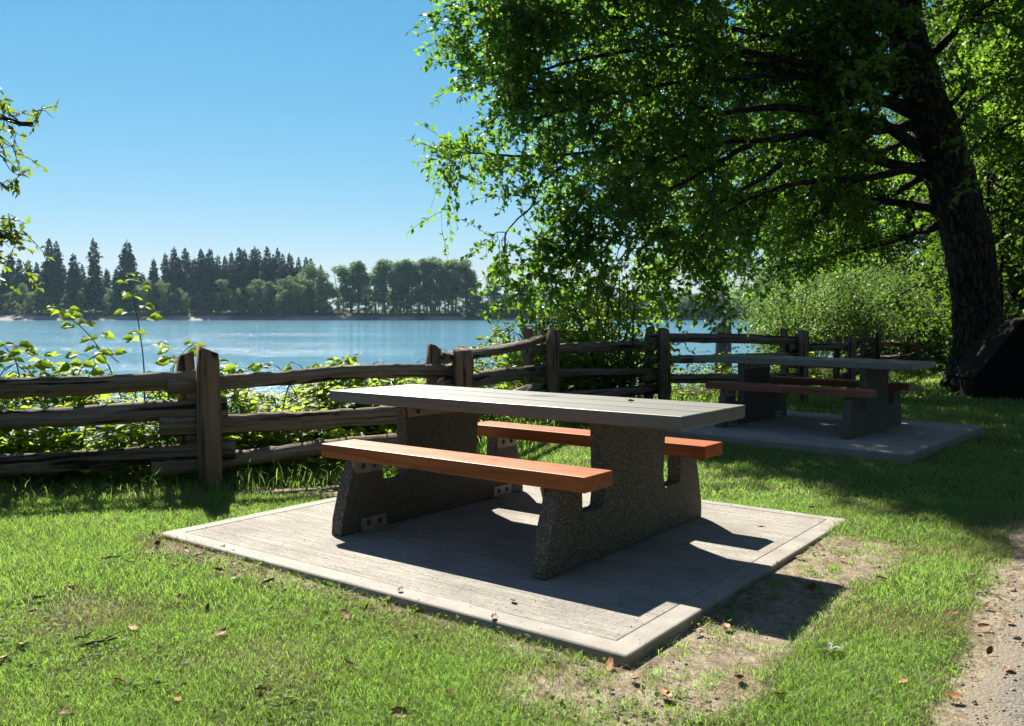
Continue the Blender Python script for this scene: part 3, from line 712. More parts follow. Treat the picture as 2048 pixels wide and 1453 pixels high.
# --- big riverbank tree
trunk = [(9.80, 18.0, -.7, .80), (9.72, 18, -.1, .62), (9.62, 18, .8, .47), (9.52, 18, 1.55, .43), (9.30, 18, 2.78, .45), (8.86, 18, 4.26, .43), (8.42, 18, 5.5, .38), (8.0, 18, 6.74, .35), (7.72, 18, 7.7, .32), (7.6, 17.8, 10, .28), (7.8, 17.6, 13, .17), (7.7, 17.5, 15.5, .06)]
rs = np.random.default_rng(21)
def lp(*q): return [at(a, b, c) for a, b, c in q]
limbs = [
    (lp((1800, 180, 18), (1740, 90, 17.6), (1700, 20, 17.2), (1620, -70, 16.5), (1480, -150, 15.6), (1300, -190, 14.6), (1100, -170, 13.9)), .17, .03),
    (lp((1790, 80, 18), (1720, 86, 17.6), (1660, 86, 17), (1560, 70, 16.4), (1400, 40, 15.4), (1200, 40, 14.6), (1060, 70, 14.2)), .12, .02),
    (lp((1800, 130, 18), (1750, 132, 17.3), (1650, 138, 16.5), (1530, 112, 15.7), (1350, 100, 14.8), (1150, 130, 14.2), (1040, 180, 14)), .12, .02),
    (lp((1820, 220, 18), (1718, 193, 17.2), (1641, 157, 16.5), (1568, 157, 15.9), (1448, 159, 15.2), (1250, 190, 14.4), (1060, 260, 14.0)), .14, .02),
    (lp((1840, 300, 18), (1760, 245, 17.2), (1641, 221, 16.5), (1545, 212, 16.0), (1400, 240, 15.3), (1230, 310, 14.6), (1040, 330, 14.2), (920, 325, 14)), .12, .015),
    (lp((1860, 345, 18), (1737, 318, 17.3), (1680, 289, 16.7), (1626, 265, 16.1), (1544, 280, 15.6), (1448, 284, 15.0), (1320, 340, 14.4), (1200, 420, 13.6), (1110, 510, 13.1)), .12, .015),
    (lp((1880, 420, 18), (1760, 400, 18.5), (1640, 390, 18.8), (1520, 420, 18.8), (1420, 480, 18.6)), .10, .015),
    (lp((1800, 100, 18), (1700, -60, 17), (1560, -160, 16), (1380, -240, 15.2), (1180, -300, 14.6), (1060, -280, 14.2)), .14, .02),
    (lp((1800, 0, 18), (1700, -160, 17.4), (1560, -300, 16.6), (1400, -420, 16), (1200, -500, 15.4)), .13, .02),
    (lp((1800, -60, 18), (1680, -250, 18), (1500, -420, 17.6), (1300, -560, 17), (1120, -640, 16.5)), .13, .02),
    (lp((1850, 330, 18), (1740, 350, 17), (1620, 360, 16), (1500, 400, 15.2), (1400, 470, 14.0), (1320, 560, 13.4)), .09, .012),
    (lp((1830, 250, 18), (1720, 270, 19), (1580, 260, 19.6), (1400, 270, 19.8), (1230, 330, 19.6), (1120, 430, 19.4)), .11, .015),
    (lp((1820, 150, 18), (1690, 150, 19.2), (1500, 150, 20), (1300, 160, 20.4), (1140, 220, 20.4)), .11, .015),
    (lp((1800, 30, 18), (1640, -20, 19.4), (1420, -60, 20.4), (1180, -30, 20.8), (1060, 40, 20.8)), .11, .015),
    (lp((1850, 350, 18.3), (1740, 400, 19.4), (1620, 440, 20.6), (1500, 480, 21.2), (1400, 520, 21.4)), .09, .012),
    (lp((1880, 450, 18.2), (1800, 470, 19.2), (1720, 500, 20.4), (1620, 530, 21.0), (1530, 570, 21.2)), .08, .012),
    (lp((1860, 260, 18.3), (1760, 300, 19.6), (1640, 330, 20.8), (1500, 360, 21.6), (1380, 410, 21.9)), .09, .012),
    (lp((1500, 130, 15.6), (1300, 60, 14.6), (1100, 20, 14.1), (990, 30, 13.8), (940, 60, 13.8)), .05, .010),
    (lp((1300, 190, 14.6), (1120, 190, 14.1), (1020, 160, 13.9), (960, 130, 13.8)), .04, .010),
    (lp((1200, -100, 14.6), (1020, -60, 14.2), (960, -20, 14.0), (930, 20, 13.9)), .05, .010),
    (lp((1250, 300, 14.5), (1120, 330, 14.2), (1060, 400, 13.4), (1010, 460, 13.1)), .04, .010),
    (lp((1300, 330, 14.4), (1200, 420, 14.2), (1100, 510, 13.4), (1060, 600, 13.0)), .04, .010),
    (lp((1400, 300, 15), (1320, 420, 14.7), (1250, 520, 13.8), (1200, 600, 13.3)), .04, .010),
    (lp((1780, -160, 17.8), (1600, -330, 17), (1400, -450, 16.2), (1180, -500, 15.4), (980, -480, 15)), .12, .02),
    (lp((1770, -260, 17.8), (1600, -480, 17.6), (1350, -640, 17.2), (1100, -700, 16.6), (930, -690, 16.2)), .12, .02),
    (lp((1780, -100, 18.2), (1600, -300, 18.8), (1380, -430, 19), (1150, -480, 18.6), (1000, -450, 18.2)), .12, .02),
    (lp((1880, 230, 18.0), (1960, 160, 17.4), (2040, 130, 17.0), (2130, 150, 16.6)), .07, .012),
    (lp((1900, 330, 18.2), (1985, 270, 18.8), (2060, 250, 19.4), (2140, 280, 20)), .07, .012),
    (lp((1780, -60, 17.8), (1560, -200, 16.6), (1340, -260, 15.4), (1120, -260, 14.6), (960, -230, 14.2)), .11, .02),
    (lp((1770, -300, 17.6), (1560, -430, 16.2), (1330, -440, 15.0), (1130, -400, 14.2), (960, -360, 13.9)), .11, .02),
    (lp((1770, -350, 17.6), (1560, -560, 16.6), (1300, -600, 15.6), (1080, -580, 15.0), (940, -540, 14.6)), .11, .02),
    (lp((1780, -120, 17.6), (1640, -220, 16), (1500, -260, 14.8), (1400, -240, 13.8)), .10, .02),
    (lp((1500, 290, 15.4), (1400, 350, 14.4), (1320, 420, 13.8), (1260, 490, 13.4)), .05, .010),
    (lp((1560, 330, 16), (1460, 400, 14.8), (1390, 480, 14.0), (1340, 540, 13.6)), .05, .010),
    (lp((1440, 300, 18.8), (1330, 360, 18.6), (1240, 430, 18.2), (1180, 500, 17.8)), .05, .010),
    # towards the camera side
    (lp((1850, 200, 17.6), (1840, 120, 16.2), (1800, 90, 15), (1760, 110, 14), (1720, 160, 13.2)), .10, .015),
    (lp((1830, 60, 17.6), (1760, -40, 16), (1640, -90, 14.6), (1500, -90, 13.6), (1380, -60, 13)), .11, .015),
    (lp((1830, 20, 17.6), (1840, -150, 16), (1850, -300, 14.6), (1850, -380, 13.4)), .11, .015),
    (lp((1850, 120, 18), (1960, 20, 17), (2080, -60, 16.2), (2200, -80, 15.6)), .10, .015),
    (lp((1830, -40, 18), (1960, -200, 18), (2100, -320, 18), (2250, -380, 18)), .10, .015),
    (lp((1870, 300, 18.2), (1960, 200, 19), (2060, 130, 20), (2150, 120, 21)), .09, .015),
]
zs = np.linspace(9, 14.5, 10); Ls = np.linspace(6.5, 2.0, 10)
limbs += radial_limbs(np.array([7.9, 17.7, 0]), zs, Ls, rs, az=[2.4+k*2.39996 for k in range(10)], rise=.5, sag=.2)
def crown_limit(P):
    # keep the left face of the crown where it hangs over the bank: a bulging, irregular wall
    x, y, z = P[:, 0], P[:, 1], P[:, 2]
    xl = np.interp(z, [.3, 1.3, 2.2, 3.0, 3.6, 4.2, 5.2, 6.5, 9, 14], [.9, .35, .0, -.1, -.7, .0, -.2, -.8, -1.3, -.8])
    xl = xl+1.5*(fbm(z*1.1, y*.9, 3)-.55)
    xl = xl*y/14.4
    low = 1.05+.9*smooth(3, 8, x)+1.5*(fbm(x*1.3, y*.9, 3)-.5)
    near = np.where(x/y > .24, 12.6+5.2*fbm(x*.8, z*.8, 3), 11.8)     # thin on the lawn side, so trunk and limbs show
    thin = fbm(x*1.9+7, z*1.9+y*.6, 3) > np.where((z < 2.9) & (x < 2.6), .41, np.where(z < 2.6, .42, .22))
    open_ = (x > 2.6) | (z > 3.5) | (y < 12.9+.33*z)          # the low left skirt is only a thin curtain
    win = (x < 2.4) & (z > 1.5) & (z < 6.0) & (np.abs(y-(13.0+.948*(z-1.2))) < .62)      # a gap on the river side lets the sun down to the shrubs
    return ~win & (x > xl) & (z > low) & ((y > near) | (z > 9.5)) & thin & open_
tree, nleaf = make_tree('riverbank_tree', (9.75, 18, -.3), 'big leaning tree with thick dark trunk and wide crown drooping over the fence', 'tree', trunk, limbs, M['alder'], M['bark'],
                        nb=58, nt=15, nl=12, leaf=.118, droop=.24, blen=(.8, 2.1), tlen=(.3, .7), seed=5, wid=.60, gate=.22, limit=crown_limit, weep=.05, tip_free=True)
# --- small tree at the left, standing outside the view behind the fence
rs = np.random.default_rng(4)
lb = np.array([-5.1, 7.3, float(ground_z(-5.1, 7.3))])
ltr = [(-5.1, 7.3, lb[2]-.2, .14), (-5.05, 7.3, 1.2, .11), (-5.0, 7.25, 2.6, .08), (-4.95, 7.2, 4.4, .03)]
ll = [(lp((-250, 300, 7.2), (-150, 250, 7.1), (-60, 215, 7.0), (18, 184, 6.9)), .025, .006), (lp((-250, 420, 7.2), (-140, 330, 7.1), (-60, 290, 7.0), (0, 275, 7)), .025, .006),
      (lp((-250, 560, 7.2), (-150, 470, 7.1), (-60, 420, 7.0), (8, 405, 6.9)), .03, .006), (lp((-250, 640, 7.2), (-150, 560, 7.1), (-60, 510, 7.0), (0, 500, 6.9)), .03, .006)]
ll += radial_limbs(np.array([-5.05, 7.28, 0]), np.linspace(1.0, 4.0, 9), np.linspace(1.3, .7, 9), rs, az=[2.0+.9*k for k in range(9)], r0=.03)
def ltlim(P):
    # branch tips reach only a little way past the neighbouring fence bay
    z = P[:, 2]; px_ = P[:, 0]/P[:, 1]*FPX+1024
    return (P[:, 0] < -3.83+.25*(fbm(z*3, z*0+1, 2)-.5)-.35*smooth(2.55, 2.75, z)*smooth(2.95, 2.8, z)) & (z > 1.45)
make_tree('small_tree', tuple(lb), 'small tree at the left edge with yellowish green leaves reaching over the river', 'tree', ltr, ll, M['yellowleaf'], M['bark'],
          nb=60, nt=10, nl=9, leaf=.066, droop=.3, blen=(.25, .6), tlen=(.1, .26), seed=8, gate=0, limit=ltlim, wid=.6)
# --- woodland behind the trunk
def wood_tree(name, x, y, h, spread, label, mat, seed, low=.8, dens=1., leaf=.16, lean=0., lim=None):
    rs = np.random.default_rng(seed); z0 = float(ground_z(x, y))
    tr = [(x, y, z0-.3, .22+h*.008), (x+lean*.3, y, z0+h*.3, .16+h*.004), (x+lean*.7, y, z0+h*.65, .10), (x+lean, y, z0+h, .03)]
    n = int(12+h*.9); zz = np.linspace(low, h*.95, n); LL = spread*(.55+.45*np.sin(np.linspace(.35, 2.9, n)))
    lb_ = radial_limbs(np.array([x+lean*.4, y, z0]), zz, LL, rs, az=[seed+k*2.39996 for k in range(n)], rise=.25, sag=.3, r0=.06)
    return make_tree(name, (x, y, z0), label, 'tree', tr, lb_, mat, M['bark'], nb=int(44*dens), nt=9, nl=8, leaf=leaf, droop=.35, blen=(.8, 1.9), tlen=(.35, .9), seed=seed, gate=.28, wid=.75, tmin=.1, group='woodland trees behind the big trunk', limit=lim)
def clear_view(P):
    # the wood ends at the fence line: nothing of it grows over the river bank gap
    return P[:, 0]/P[:, 1] > .425+.04*(fbm(P[:, 2]*.6, P[:, 1]*.3, 2)-.5)
wt = [('woodland_tree', 13.3, 23.0, 13, 3.2, 'maple with bright sunlit leaves just right of the big trunk', M['maple'], 31, .9),
      ('woodland_tree', 15.6, 25.0, 14, 3.4, 'leafy maple at the right edge with low dark boughs', M['maple'], 32, .6),
      ('woodland_tree', 18.0, 30.0, 16, 4.0, 'tall leafy tree farther back in the wood at right', M['maple'], 33, 1.2),
      ('woodland_tree', 16.2, 33.0, 15, 3.6, 'dense tree behind the wood edge between trunk and bushes', M['maple'], 34, 1.0),
      ('woodland_tree', 22.0, 35.0, 18, 4.5, 'tallest tree at the back of the wood on the right', M['maple'], 35, 1.5),
      ('woodland_tree', 14.2, 20.2, 9, 2.4, 'young maple close behind the dark wooden bin', M['maple'], 36, .5)]
for a in wt: wood_tree(*a, dens=1.0, lim=clear_view)
def bank_view(P): return P[:, 0]/P[:, 1] > .285+.05*(fbm(P[:, 2]*.6, P[:, 1]*.3, 2)-.5)
for a in (('woodland_tree', 12.2, 36.0, 9.0, 2.6, 'low leafy tree on the bank behind the pale bushes, nearest the river gap', M['maple'], 41, 1.5),
          ('woodland_tree', 15.2, 38.0, 10.5, 3.0, 'leafy tree on the bank directly behind the tall pale bush', M['maple'], 42, 1.5),
          ('woodland_tree', 17.2, 35.0, 12.0, 3.0, 'leafy tree seen just left of the big trunk behind the limbs', M['maple'], 43, 1.5)): wood_tree(*a, dens=1.0, lim=bank_view)
# unseen trees added to block skylight, beside the path and behind the viewpoint
for k, (x, y, h, sp) in enumerate(((13.0, 5.0, 13, 4.2), (16.0, 12.0, 14, 4.2), (9.5, -2.5, 13, 4.5), (3.5, -9.5, 15, 5.0), (-4.5, -10.5, 15, 5.0), (-12.0, -8.5, 14, 4.6))):
    rs = np.random.default_rng(500+k); z0 = float(ground_z(x, y)); n = 16
    tr = [(x, y, z0-.3, .34), (x, y, z0+h*.3, .26), (x+.2, y, z0+h*.65, .15), (x+.2, y, z0+h, .03)]
    make_tree('sky_blocker_tree', (x, y, z0), 'leafy tree out of view, added to block skylight', 'tree', tr, radial_limbs(np.array([x, y, z0]), np.linspace(1.5, h*.95, n), sp*(.55+.45*np.sin(np.linspace(.35, 2.9, n))), rs, az=[k+j*2.39996 for j in range(n)], rise=.25, sag=.3, r0=.06),
              M['maple'], M['bark'], nb=26, nt=7, nl=7, leaf=.34, droop=.35, blen=(.8, 1.9), tlen=(.35, .9), seed=510+k, gate=.1, wid=.75, tmin=.1, group='unseen trees added to shade the clearing')
# slim saplings right of the trunk
for k, (px, Y0, h, lab) in enumerate(((1972, 20.5, 8.0, 'slim straight sapling stem nearest the right side of the big trunk'), (2004, 21.2, 8.5, 'slim straight sapling stem farther right of the big trunk'))):
    b = at(px, 640, Y0); z0 = float(ground_z(b[0], b[1])); rs = np.random.default_rng(60+k)
    tr = [(b[0], b[1], z0-.2, .05), (b[0]-.05, b[1], z0+h*.4, .045), (b[0]-.02, b[1], z0+h*.8, .03), (b[0], b[1], z0+h, .01)]
    make_tree('sapling', (b[0], b[1], z0), lab, 'sapling', tr, radial_limbs(np.array([b[0], b[1], z0]), np.linspace(2.5, h*.95, 8), np.linspace(1.3, .5, 8), rs, r0=.02), M['maple'], M['bark'], nb=20, nt=6, nl=7, leaf=.11, blen=(.4, .9), seed=70+k, group='slim saplings beside the big trunk', wid=.7)

# ------------------------------------------------------------------ bushes on the bank
def bush(name, x, y, r, h, label, mat, seed, n=9000, leaf=.075, cat='bush', group='bushes along the bank'):
    rs = np.random.default_rng(seed); z0 = float(ground_z(x, y))
    root = empty(name, (x, y, z0)); tag(root, label, cat, group); inv = Matrix.Translation((-x, -y, -z0))
    ns = 46; a = rs.uniform(0, 2*np.pi, ns); q = np.sqrt(rs.random(ns))*r
    e = np.stack([x+np.cos(a)*q, y+np.sin(a)*q, z0+h*(.45+.6*rs.random(ns))*(1-.45*(q/r)**2)], -1)
    s0 = np.stack([x+.2*r*rs.normal(size=ns), y+.2*r*rs.normal(size=ns), np.full(ns, z0-.1)], -1)
    t = np.linspace(0, 1, 7)[None, :, None]; P = s0[:, None]*(1-t)+e[:, None]*t; P[:, :, 2] += .25*h*(t*(1-t))[:, :, 0]*2
    V, F, gc = tubes(P, np.full((ns, 7), .018)*np.linspace(1, .3, 7), 4, False)
    o = link('stems', np_mesh('stems', V, F, True, dict(gc=gc)), M['twig'], root); o.matrix_parent_inverse = inv
    b = rs.integers(0, ns, n); u = rs.uniform(.3, 1.02, n); f = np.clip(u*6, 0, 5.99); i0 = f.astype(int); fr = (f-i0)[:, None]
    p = P[b, i0]*(1-fr)+P[b, i0+1]*fr+rs.normal(size=(n, 3))*r*.13
    p[:, 2] = np.maximum(p[:, 2], z0+.03)
    d = unit(rs.normal(size=(n, 3))+np.array([0, 0, .2])); nr = unit(rs.normal(size=(n, 3))*.8+np.array([0, 0, .9]))
    V, F, k = leaves(p, d, nr, leaf*rs.uniform(.6, 1.3, n), .5)
    ti = np.clip(.55*rs.random(n)+.8*(fbm(p[:, 0]*1.3, p[:, 2]*1.3+p[:, 1], 3)-.3), 0, 1)
    o = link('foliage', np_mesh('foliage', V, F, False, dict(tint=np.repeat(ti, k))), mat, root); o.matrix_parent_inverse = inv
    return root
for k, (x, y, r, h, lab) in enumerate(((9.6, 24.6, 1.7, 3.3, 'pale grey-green sunlit bush behind the fence left of the big trunk'), (11.6, 27.0, 1.9, 3.7, 'tall pale bush touching the left side of the big trunk'),
        (7.6, 23.4, 1.5, 3.0, 'sunlit bush beside the gap where the river shows, left of the tall pale bush'), (6.9, 21.5, .85, 2.2, 'thin wispy bush over the water behind the middle fence post'),
        (13.4, 31.5, 2.2, 4.0, 'bush in the back of the bank beside the far fence end'), (9.9, 30.0, 2.4, 4.6, 'tall bush farther back on the bank behind the pale bushes'), (12.6, 24.6, .9, 1.5, 'small leafy bush at the foot of the big trunk'))):
    bush('bush', x, y, r, h, lab, M['bushleaf'], 80+k, n=int(5200*r*r*.8), leaf=.085)
# brighter shrub behind the third and fourth posts
bush('shrub', 1.35, 12.6, 1.15, 2.1, 'bright yellow-green shrub behind the fence under the drooping tree crown', M['bramble'], 91, n=5200, leaf=.085, cat='shrub')
bush('shrub', .35, 12.2, .7, 1.5, 'small bright shrub rising behind the third fence post', M['bramble'], 92, n=2200, leaf=.08, cat='shrub')

# ------------------------------------------------------------------ brambles and tall grass behind the fence
def along_fence(n, i0, i1, d0, d1, rs):
    seg = rs.integers(i0, i1, n); t = rs.random(n); a = FENCE[seg]; b = FENCE[seg+1]; p = a+(b-a)*t[:, None]
    dd = unit(b-a); nr = np.stack([-dd[:, 1], dd[:, 0]], -1); off = d0+(d1-d0)*rs.random(n)
    return p+nr*off[:, None], off
def mound(x, y, off):
    """height of the bramble mass above the soil"""
    px = 1024+FPX*x/np.maximum(y, .5)
    h = np.interp(px, [-400, 0, 120, 300, 400, 470, 560, 660, 780, 880, 960, 1060, 1130, 1250, 1330, 1420, 1560, 1700], [.86, .82, .76, .88, .78, .68, .64, .74, .64, .58, .82, .95, 1.05, 1.0, .72, .74, .70, .7])
    n = fbm(x*1.6, y*1.6, 4)
    return h*(.30+1.25*n)*smooth(-.05, .4, off)*(1-.2*smooth(1.0, 2.2, off))
rs = np.random.default_rng(33)
g = Geo()
def scatter_brambles(n, i0, i1, d0, d1, leaf):
    p, off = along_fence(n, i0, i1, d0, d1, rs)
    gz = ground_z(p[:, 0], p[:, 1]); hh = mound(p[:, 0], p[:, 1], off)
    u = rs.random(n)**1.15; z = gz+hh*u+.01
    gate = (fbm(p[:, 0]*4.2+5, p[:, 1]*4.2+z*4.4, 3) > .44) | (rs.random(n) < .12)
    p, u, z = p[gate], u[gate], z[gate]; n = len(p)
    pos = np.stack([p[:, 0], p[:, 1], z], -1)
    out = unit(np.stack([rs.normal(size=n), rs.normal(size=n)-.3, np.full(n, .15)], -1))
    # each spray carries three leaflets
    for k, an in enumerate((0, 1.15, -1.15)):
        c, s_ = math.cos(an), math.sin(an)
        d = np.stack([out[:, 0]*c-out[:, 1]*s_, out[:, 0]*s_+out[:, 1]*c, out[:, 2]-.15], -1)
        nr = unit(rs.normal(size=(n, 3))*.38+np.array([0, -.1, 1.]))
        V, F, kk = leaves(pos+d*.012, d, nr, leaf*rs.uniform(.65, 1.2, n)*(1 if k == 0 else .82), .68, LEAF6 if leaf > .07 else LEAF2)
        ti = np.clip(rs.random(n)*.6+.5*u-.1, 0, 1)
        g.add(V, F, tint=np.repeat(ti, kk))
scatter_brambles(11000, 0, 2, .04, 1.7, .098)
scatter_brambles(12000, 2, 4, .12, 1.9, .085)
scatter_brambles(5200, 4, 8, .2, 2.6, .069)
o = link('brambles', g.mesh('brambles'), M['bramble']); tag(o, kind='stuff'); 
# bramble stems inside the mass
g = Geo(); n = 260
p, off = along_fence(n, 0, 4, .15, 1.6, rs); gz = ground_z(p[:, 0], p[:, 1]); hh = mound(p[:, 0], p[:, 1], off)
t = np.linspace(0, 1, 7); dirs = unit(rs.normal(size=(n, 2)))
P = np.stack([p[:, None, 0]+dirs[:, None, 0]*t*.5, p[:, None, 1]+dirs[:, None, 1]*t*.3, (gz[:, None]-.03)+hh[:, None]*1.05*np.sin(t*np.pi*.62)], -1)
V, F, gc = tubes(P, np.full((n, 7), .0045), 5, False); g.add(V, F, tint=rs.random(len(V)))
tag(link('bramble_stems', g.mesh('bramble_stems', True), M['cane']), kind='stuff')
# individual canes standing above the mass
def cane(pts, Y, label, nleaf, leaf, seed, r=.006):
    rs = np.random.default_rng(seed); P = spline(np.array([at(a, b, Y+dy) for a, b, dy in pts]), 24)
    z0 = float(ground_z(P[0, 0], P[0, 1])); P[0, 2] = min(P[0, 2], z0)
    root = empty('bramble_cane', tuple(P[0])); tag(root, label, 'bramble cane', 'bramble canes rising behind the fence'); inv = Matrix.Translation(tuple(-P[0]))
    V, F, gc = tubes(P[None], np.linspace(r, r*.4, 24)[None], 7)
    o = link('stem', np_mesh('stem', V, F, True, dict(tint=np.full(len(V), .5))), M['cane'], root); o.matrix_parent_inverse = inv
    g = Geo(); t = np.linspace(.35, 1, nleaf)
    for k, tk in enumerate(t):
        p = P[min(23, int(tk*23))]; a = k*2.4+rs.uniform(-.4, .4); sc = leaf*1.5*(1-.45*tk**4)*rs.uniform(.8, 1.15)
        leaf_ = leaf
        side = np.array([math.cos(a), math.sin(a)*.8, .25]); st = p+side*sc*.9
        Vs, Fs, _ = tubes(np.array([[p, p+side*sc*.5+np.array([0, 0, .01]), st]]), np.full((1, 3), .0018), 4, False); g.add(Vs, Fs, tint=np.full(len(Vs), .6))
        for an, m in ((0, 1.), (1.2, .85), (-1.2, .85)):
            c, s_ = math.cos(an), math.sin(an)
            d = np.array([[side[0]*c-side[1]*s_, side[0]*s_+side[1]*c, rs.uniform(-.35, .15)]]); nr = unit(np.array([[rs.normal()*.4, -.95+rs.normal()*.35, .8]]))
            V, F, kk = leaves(st[None], d, nr, np.array([sc*m]), .72, LEAF6); g.add(V, F, tint=np.full(kk, .55+.45*rs.random()))
    o = link('leaf_sprays', g.mesh('leaf_sprays'), M['bramble'], root); o.matrix_parent_inverse = inv
cane([(290, 850, .0), (288, 740, 0), (282, 680, 0), (272, 620, 0), (262, 580, 0), (250, 552, 0)], 6.9, 'tallest upright bramble cane rising in front of the far conifers', 12, .075, 201)
cane([(262, 850, .0), (225, 750, 0), (200, 700, 0), (168, 660, 0), (130, 630, 0), (98, 616, 0)], 6.8, 'arching bramble cane leaning left over the water', 11, .07, 202)
cane([(330, 860, .0), (340, 770, 0), (352, 725, 0), (372, 700, 0), (392, 686, 0)], 6.6, 'short bramble cane beside the nearest post top', 8, .075, 203)
cane([(60, 860, .0), (40, 760, 0), (30, 720, 0), (15, 700, 0), (5, 690, 0)], 6.4, 'low bramble cane at the left end above the top rail', 8, .085, 204)
cane([(640, 850, .0), (650, 760, 0), (660, 735, 0), (690, 722, 0), (720, 712, 0)], 7.6, 'thin bramble cane over the middle bay against the water', 8, .06, 205)
cane([(940, 800, .0), (950, 730, 0), (965, 700, 0), (985, 672, 0), (1000, 650, 0)], 9.6, 'bramble cane poking above the sloping rail against the water', 9, .07, 206)
cane([(130, 860, .0), (150, 770, 0), (165, 735, 0), (190, 712, 0), (225, 705, 0)], 6.5, 'low bending bramble cane between the arching cane and the left fence end', 8, .075, 209)
cane([(560, 850, .0), (575, 780, 0), (590, 755, 0), (600, 742, 0), (622, 738, 0)], 7.2, 'short bramble tip over the second bay nearest the first post', 7, .06, 210)
cane([(455, 860, .0), (470, 780, 0), (480, 750, 0), (505, 738, 0), (530, 735, 0)], 7.0, 'bramble cane just right of the nearest post', 8, .075, 207)
cane([(760, 850, .0), (790, 770, 0), (820, 745, 0), (850, 733, 0), (872, 728, 0)], 7.9, 'bramble tip left of the second post', 8, .06, 208)

# ------------------------------------------------------------------ grass
def blades(x, y, h, w, rs, lean=.5):
    n = len(x); z = ground_z(x, y)-.004; a = rs.uniform(0, 2*np.pi, n); s = np.stack([np.cos(a), np.sin(a), 0*a], -1)
    b = rs.uniform(0, 2*np.pi, n); ln = np.stack([np.cos(b), np.sin(b), 0*b], -1)*(h*lean*rs.uniform(.2, 1.4, n))[:, None]
    p = np.stack([x, y, z], -1); up = np.array([0, 0, 1.])
    m = p+ln*.32+up*(h*.6)[:, None]; t = p+ln+up*(h*rs.uniform(.75, 1.0, n))[:, None]
    w2 = (w/2)[:, None]
    V = np.stack([p-s*w2, p+s*w2, m+s*w2*.8, m-s*w2*.8, t], 1).reshape(-1, 3)
    k = (np.arange(n)*5)[:, None]
    return V, [k+np.array([[0, 1, 2, 3]]), k+np.array([[3, 2, 4]])]
def lawn_ok(x, y, m=.0):
    xt, yt = tab(x, y); x2, y2 = tab2(x, y)
    in1 = (xt > PADX0-m) & (xt < PADX1+m) & (yt > PADY0-m) & (yt < PADY1+m)
    in2 = (x2 > PADX0-m) & (x2 < PADX1+m) & (y2 > PADY0-m) & (y2 < PADY1+m)
    return ~in1 & ~in2
def in_view(x, y, mg=.12): return (np.abs(x/np.maximum(y, .3)) < .586+mg)
rs = np.random.default_rng(12)
gg = Geo(); gd = Geo()
for (y0, y1, x0, x1, dens, hm, wd) in ((1.9, 3.6, -3, 2.6, 32000, .040, .0022), (3.6, 6, -4.5, 4.2, 13000, .044, .0028), (6, 9, -5, 6, 3600, .042, .0048), (9, 14, -1, 10, 1100, .055, .008), (14, 26, 3, 18, 330, .07, .014)):
    n = int((y1-y0)*(x1-x0)*dens); x = rs.uniform(x0, x1, n); y = rs.uniform(y0, y1, n)
    w = wear(x, y); d = river_side(x, y)
    patch = fbm(x*1.1+4, y*1.1, 3)
    k = in_view(x, y) & lawn_ok(x, y, -.004-.022*(fbm(x*9, y*9, 2) > .55)) & (d < .5) & (rs.random(n) > np.clip(w*1.45-.2, 0, .955)) & ((path_edge(y)-x) > .02+.16*rs.random(n)) & (rs.random(n) < .72+.8*(patch-.2))
    x, y, w, d, patch = x[k], y[k], w[k], d[k], patch[k]
    tuft = fbm(x*5, y*5+9, 3)
    h = hm*rs.uniform(.55, 1.3, len(x))*(.72+.6*tuft)*(1-.45*w)*(1+1.6*smooth(-.5, .0, d))
    dry = rs.random(len(x)) < .09+.5*w+.38*smooth(.54, .70, fbm(x*1.7+30, y*1.7, 3))
    for G, kk in ((gg, ~dry), (gd, dry)):
        V, F = blades(x[kk], y[kk], h[kk], wd*rs.uniform(.6, 1.35, kk.sum()), rs, 1.05)
        t = np.clip(.35*rs.random(kk.sum())+.9*(fbm(x[kk]*1.5, y[kk]*1.5+40, 3)-.2), 0, 1)
        G.add(V, F, tint=np.repeat(t, 5))
# long grass along the fence foot and behind it
for (i0, i1, n, hh, wd) in ((0, 2, 4500, .17, .005), (2, 4, 5200, .34, .008), (4, 9, 5200, .26, .012)):
    p, off = along_fence(n, i0, i1, -.42, 1.1 if i0 != 2 else 2.2, rs); k = lawn_ok(p[:, 0], p[:, 1], .02); p = p[k]
    cl = fbm(p[:, 0]*3, p[:, 1]*3, 3); h = hh*rs.uniform(.3, 1.2, len(p))*(.3+1.2*cl)
    V, F = blades(p[:, 0], p[:, 1], h, wd*rs.uniform(.7, 1.2, len(p)), rs, .55); gg.add(V, F, tint=np.repeat(rs.random(len(p)), 5))
# dead thatch lying on the worn soil
n = 60000; x = rs.uniform(-2.6, 3.2, n); y = rs.uniform(2.2, 6.2, n); w = wear(x, y)
k = lawn_ok(x, y, .0) & in_view(x, y) & (path_edge(y)-x > -.05) & (rs.random(n) < smooth(.2, .6, w)*(.25+.75*smooth(.4, .6, fbm(x*6, y*6+3, 3)))); x, y = x[k], y[k]; m_ = len(x)
h = rs.uniform(.012, .035, m_); V, F = blades(x, y, h, rs.uniform(.0016, .0032, m_), rs, 2.2); gd.add(V, F, tint=np.repeat(rs.random(m_), 5))
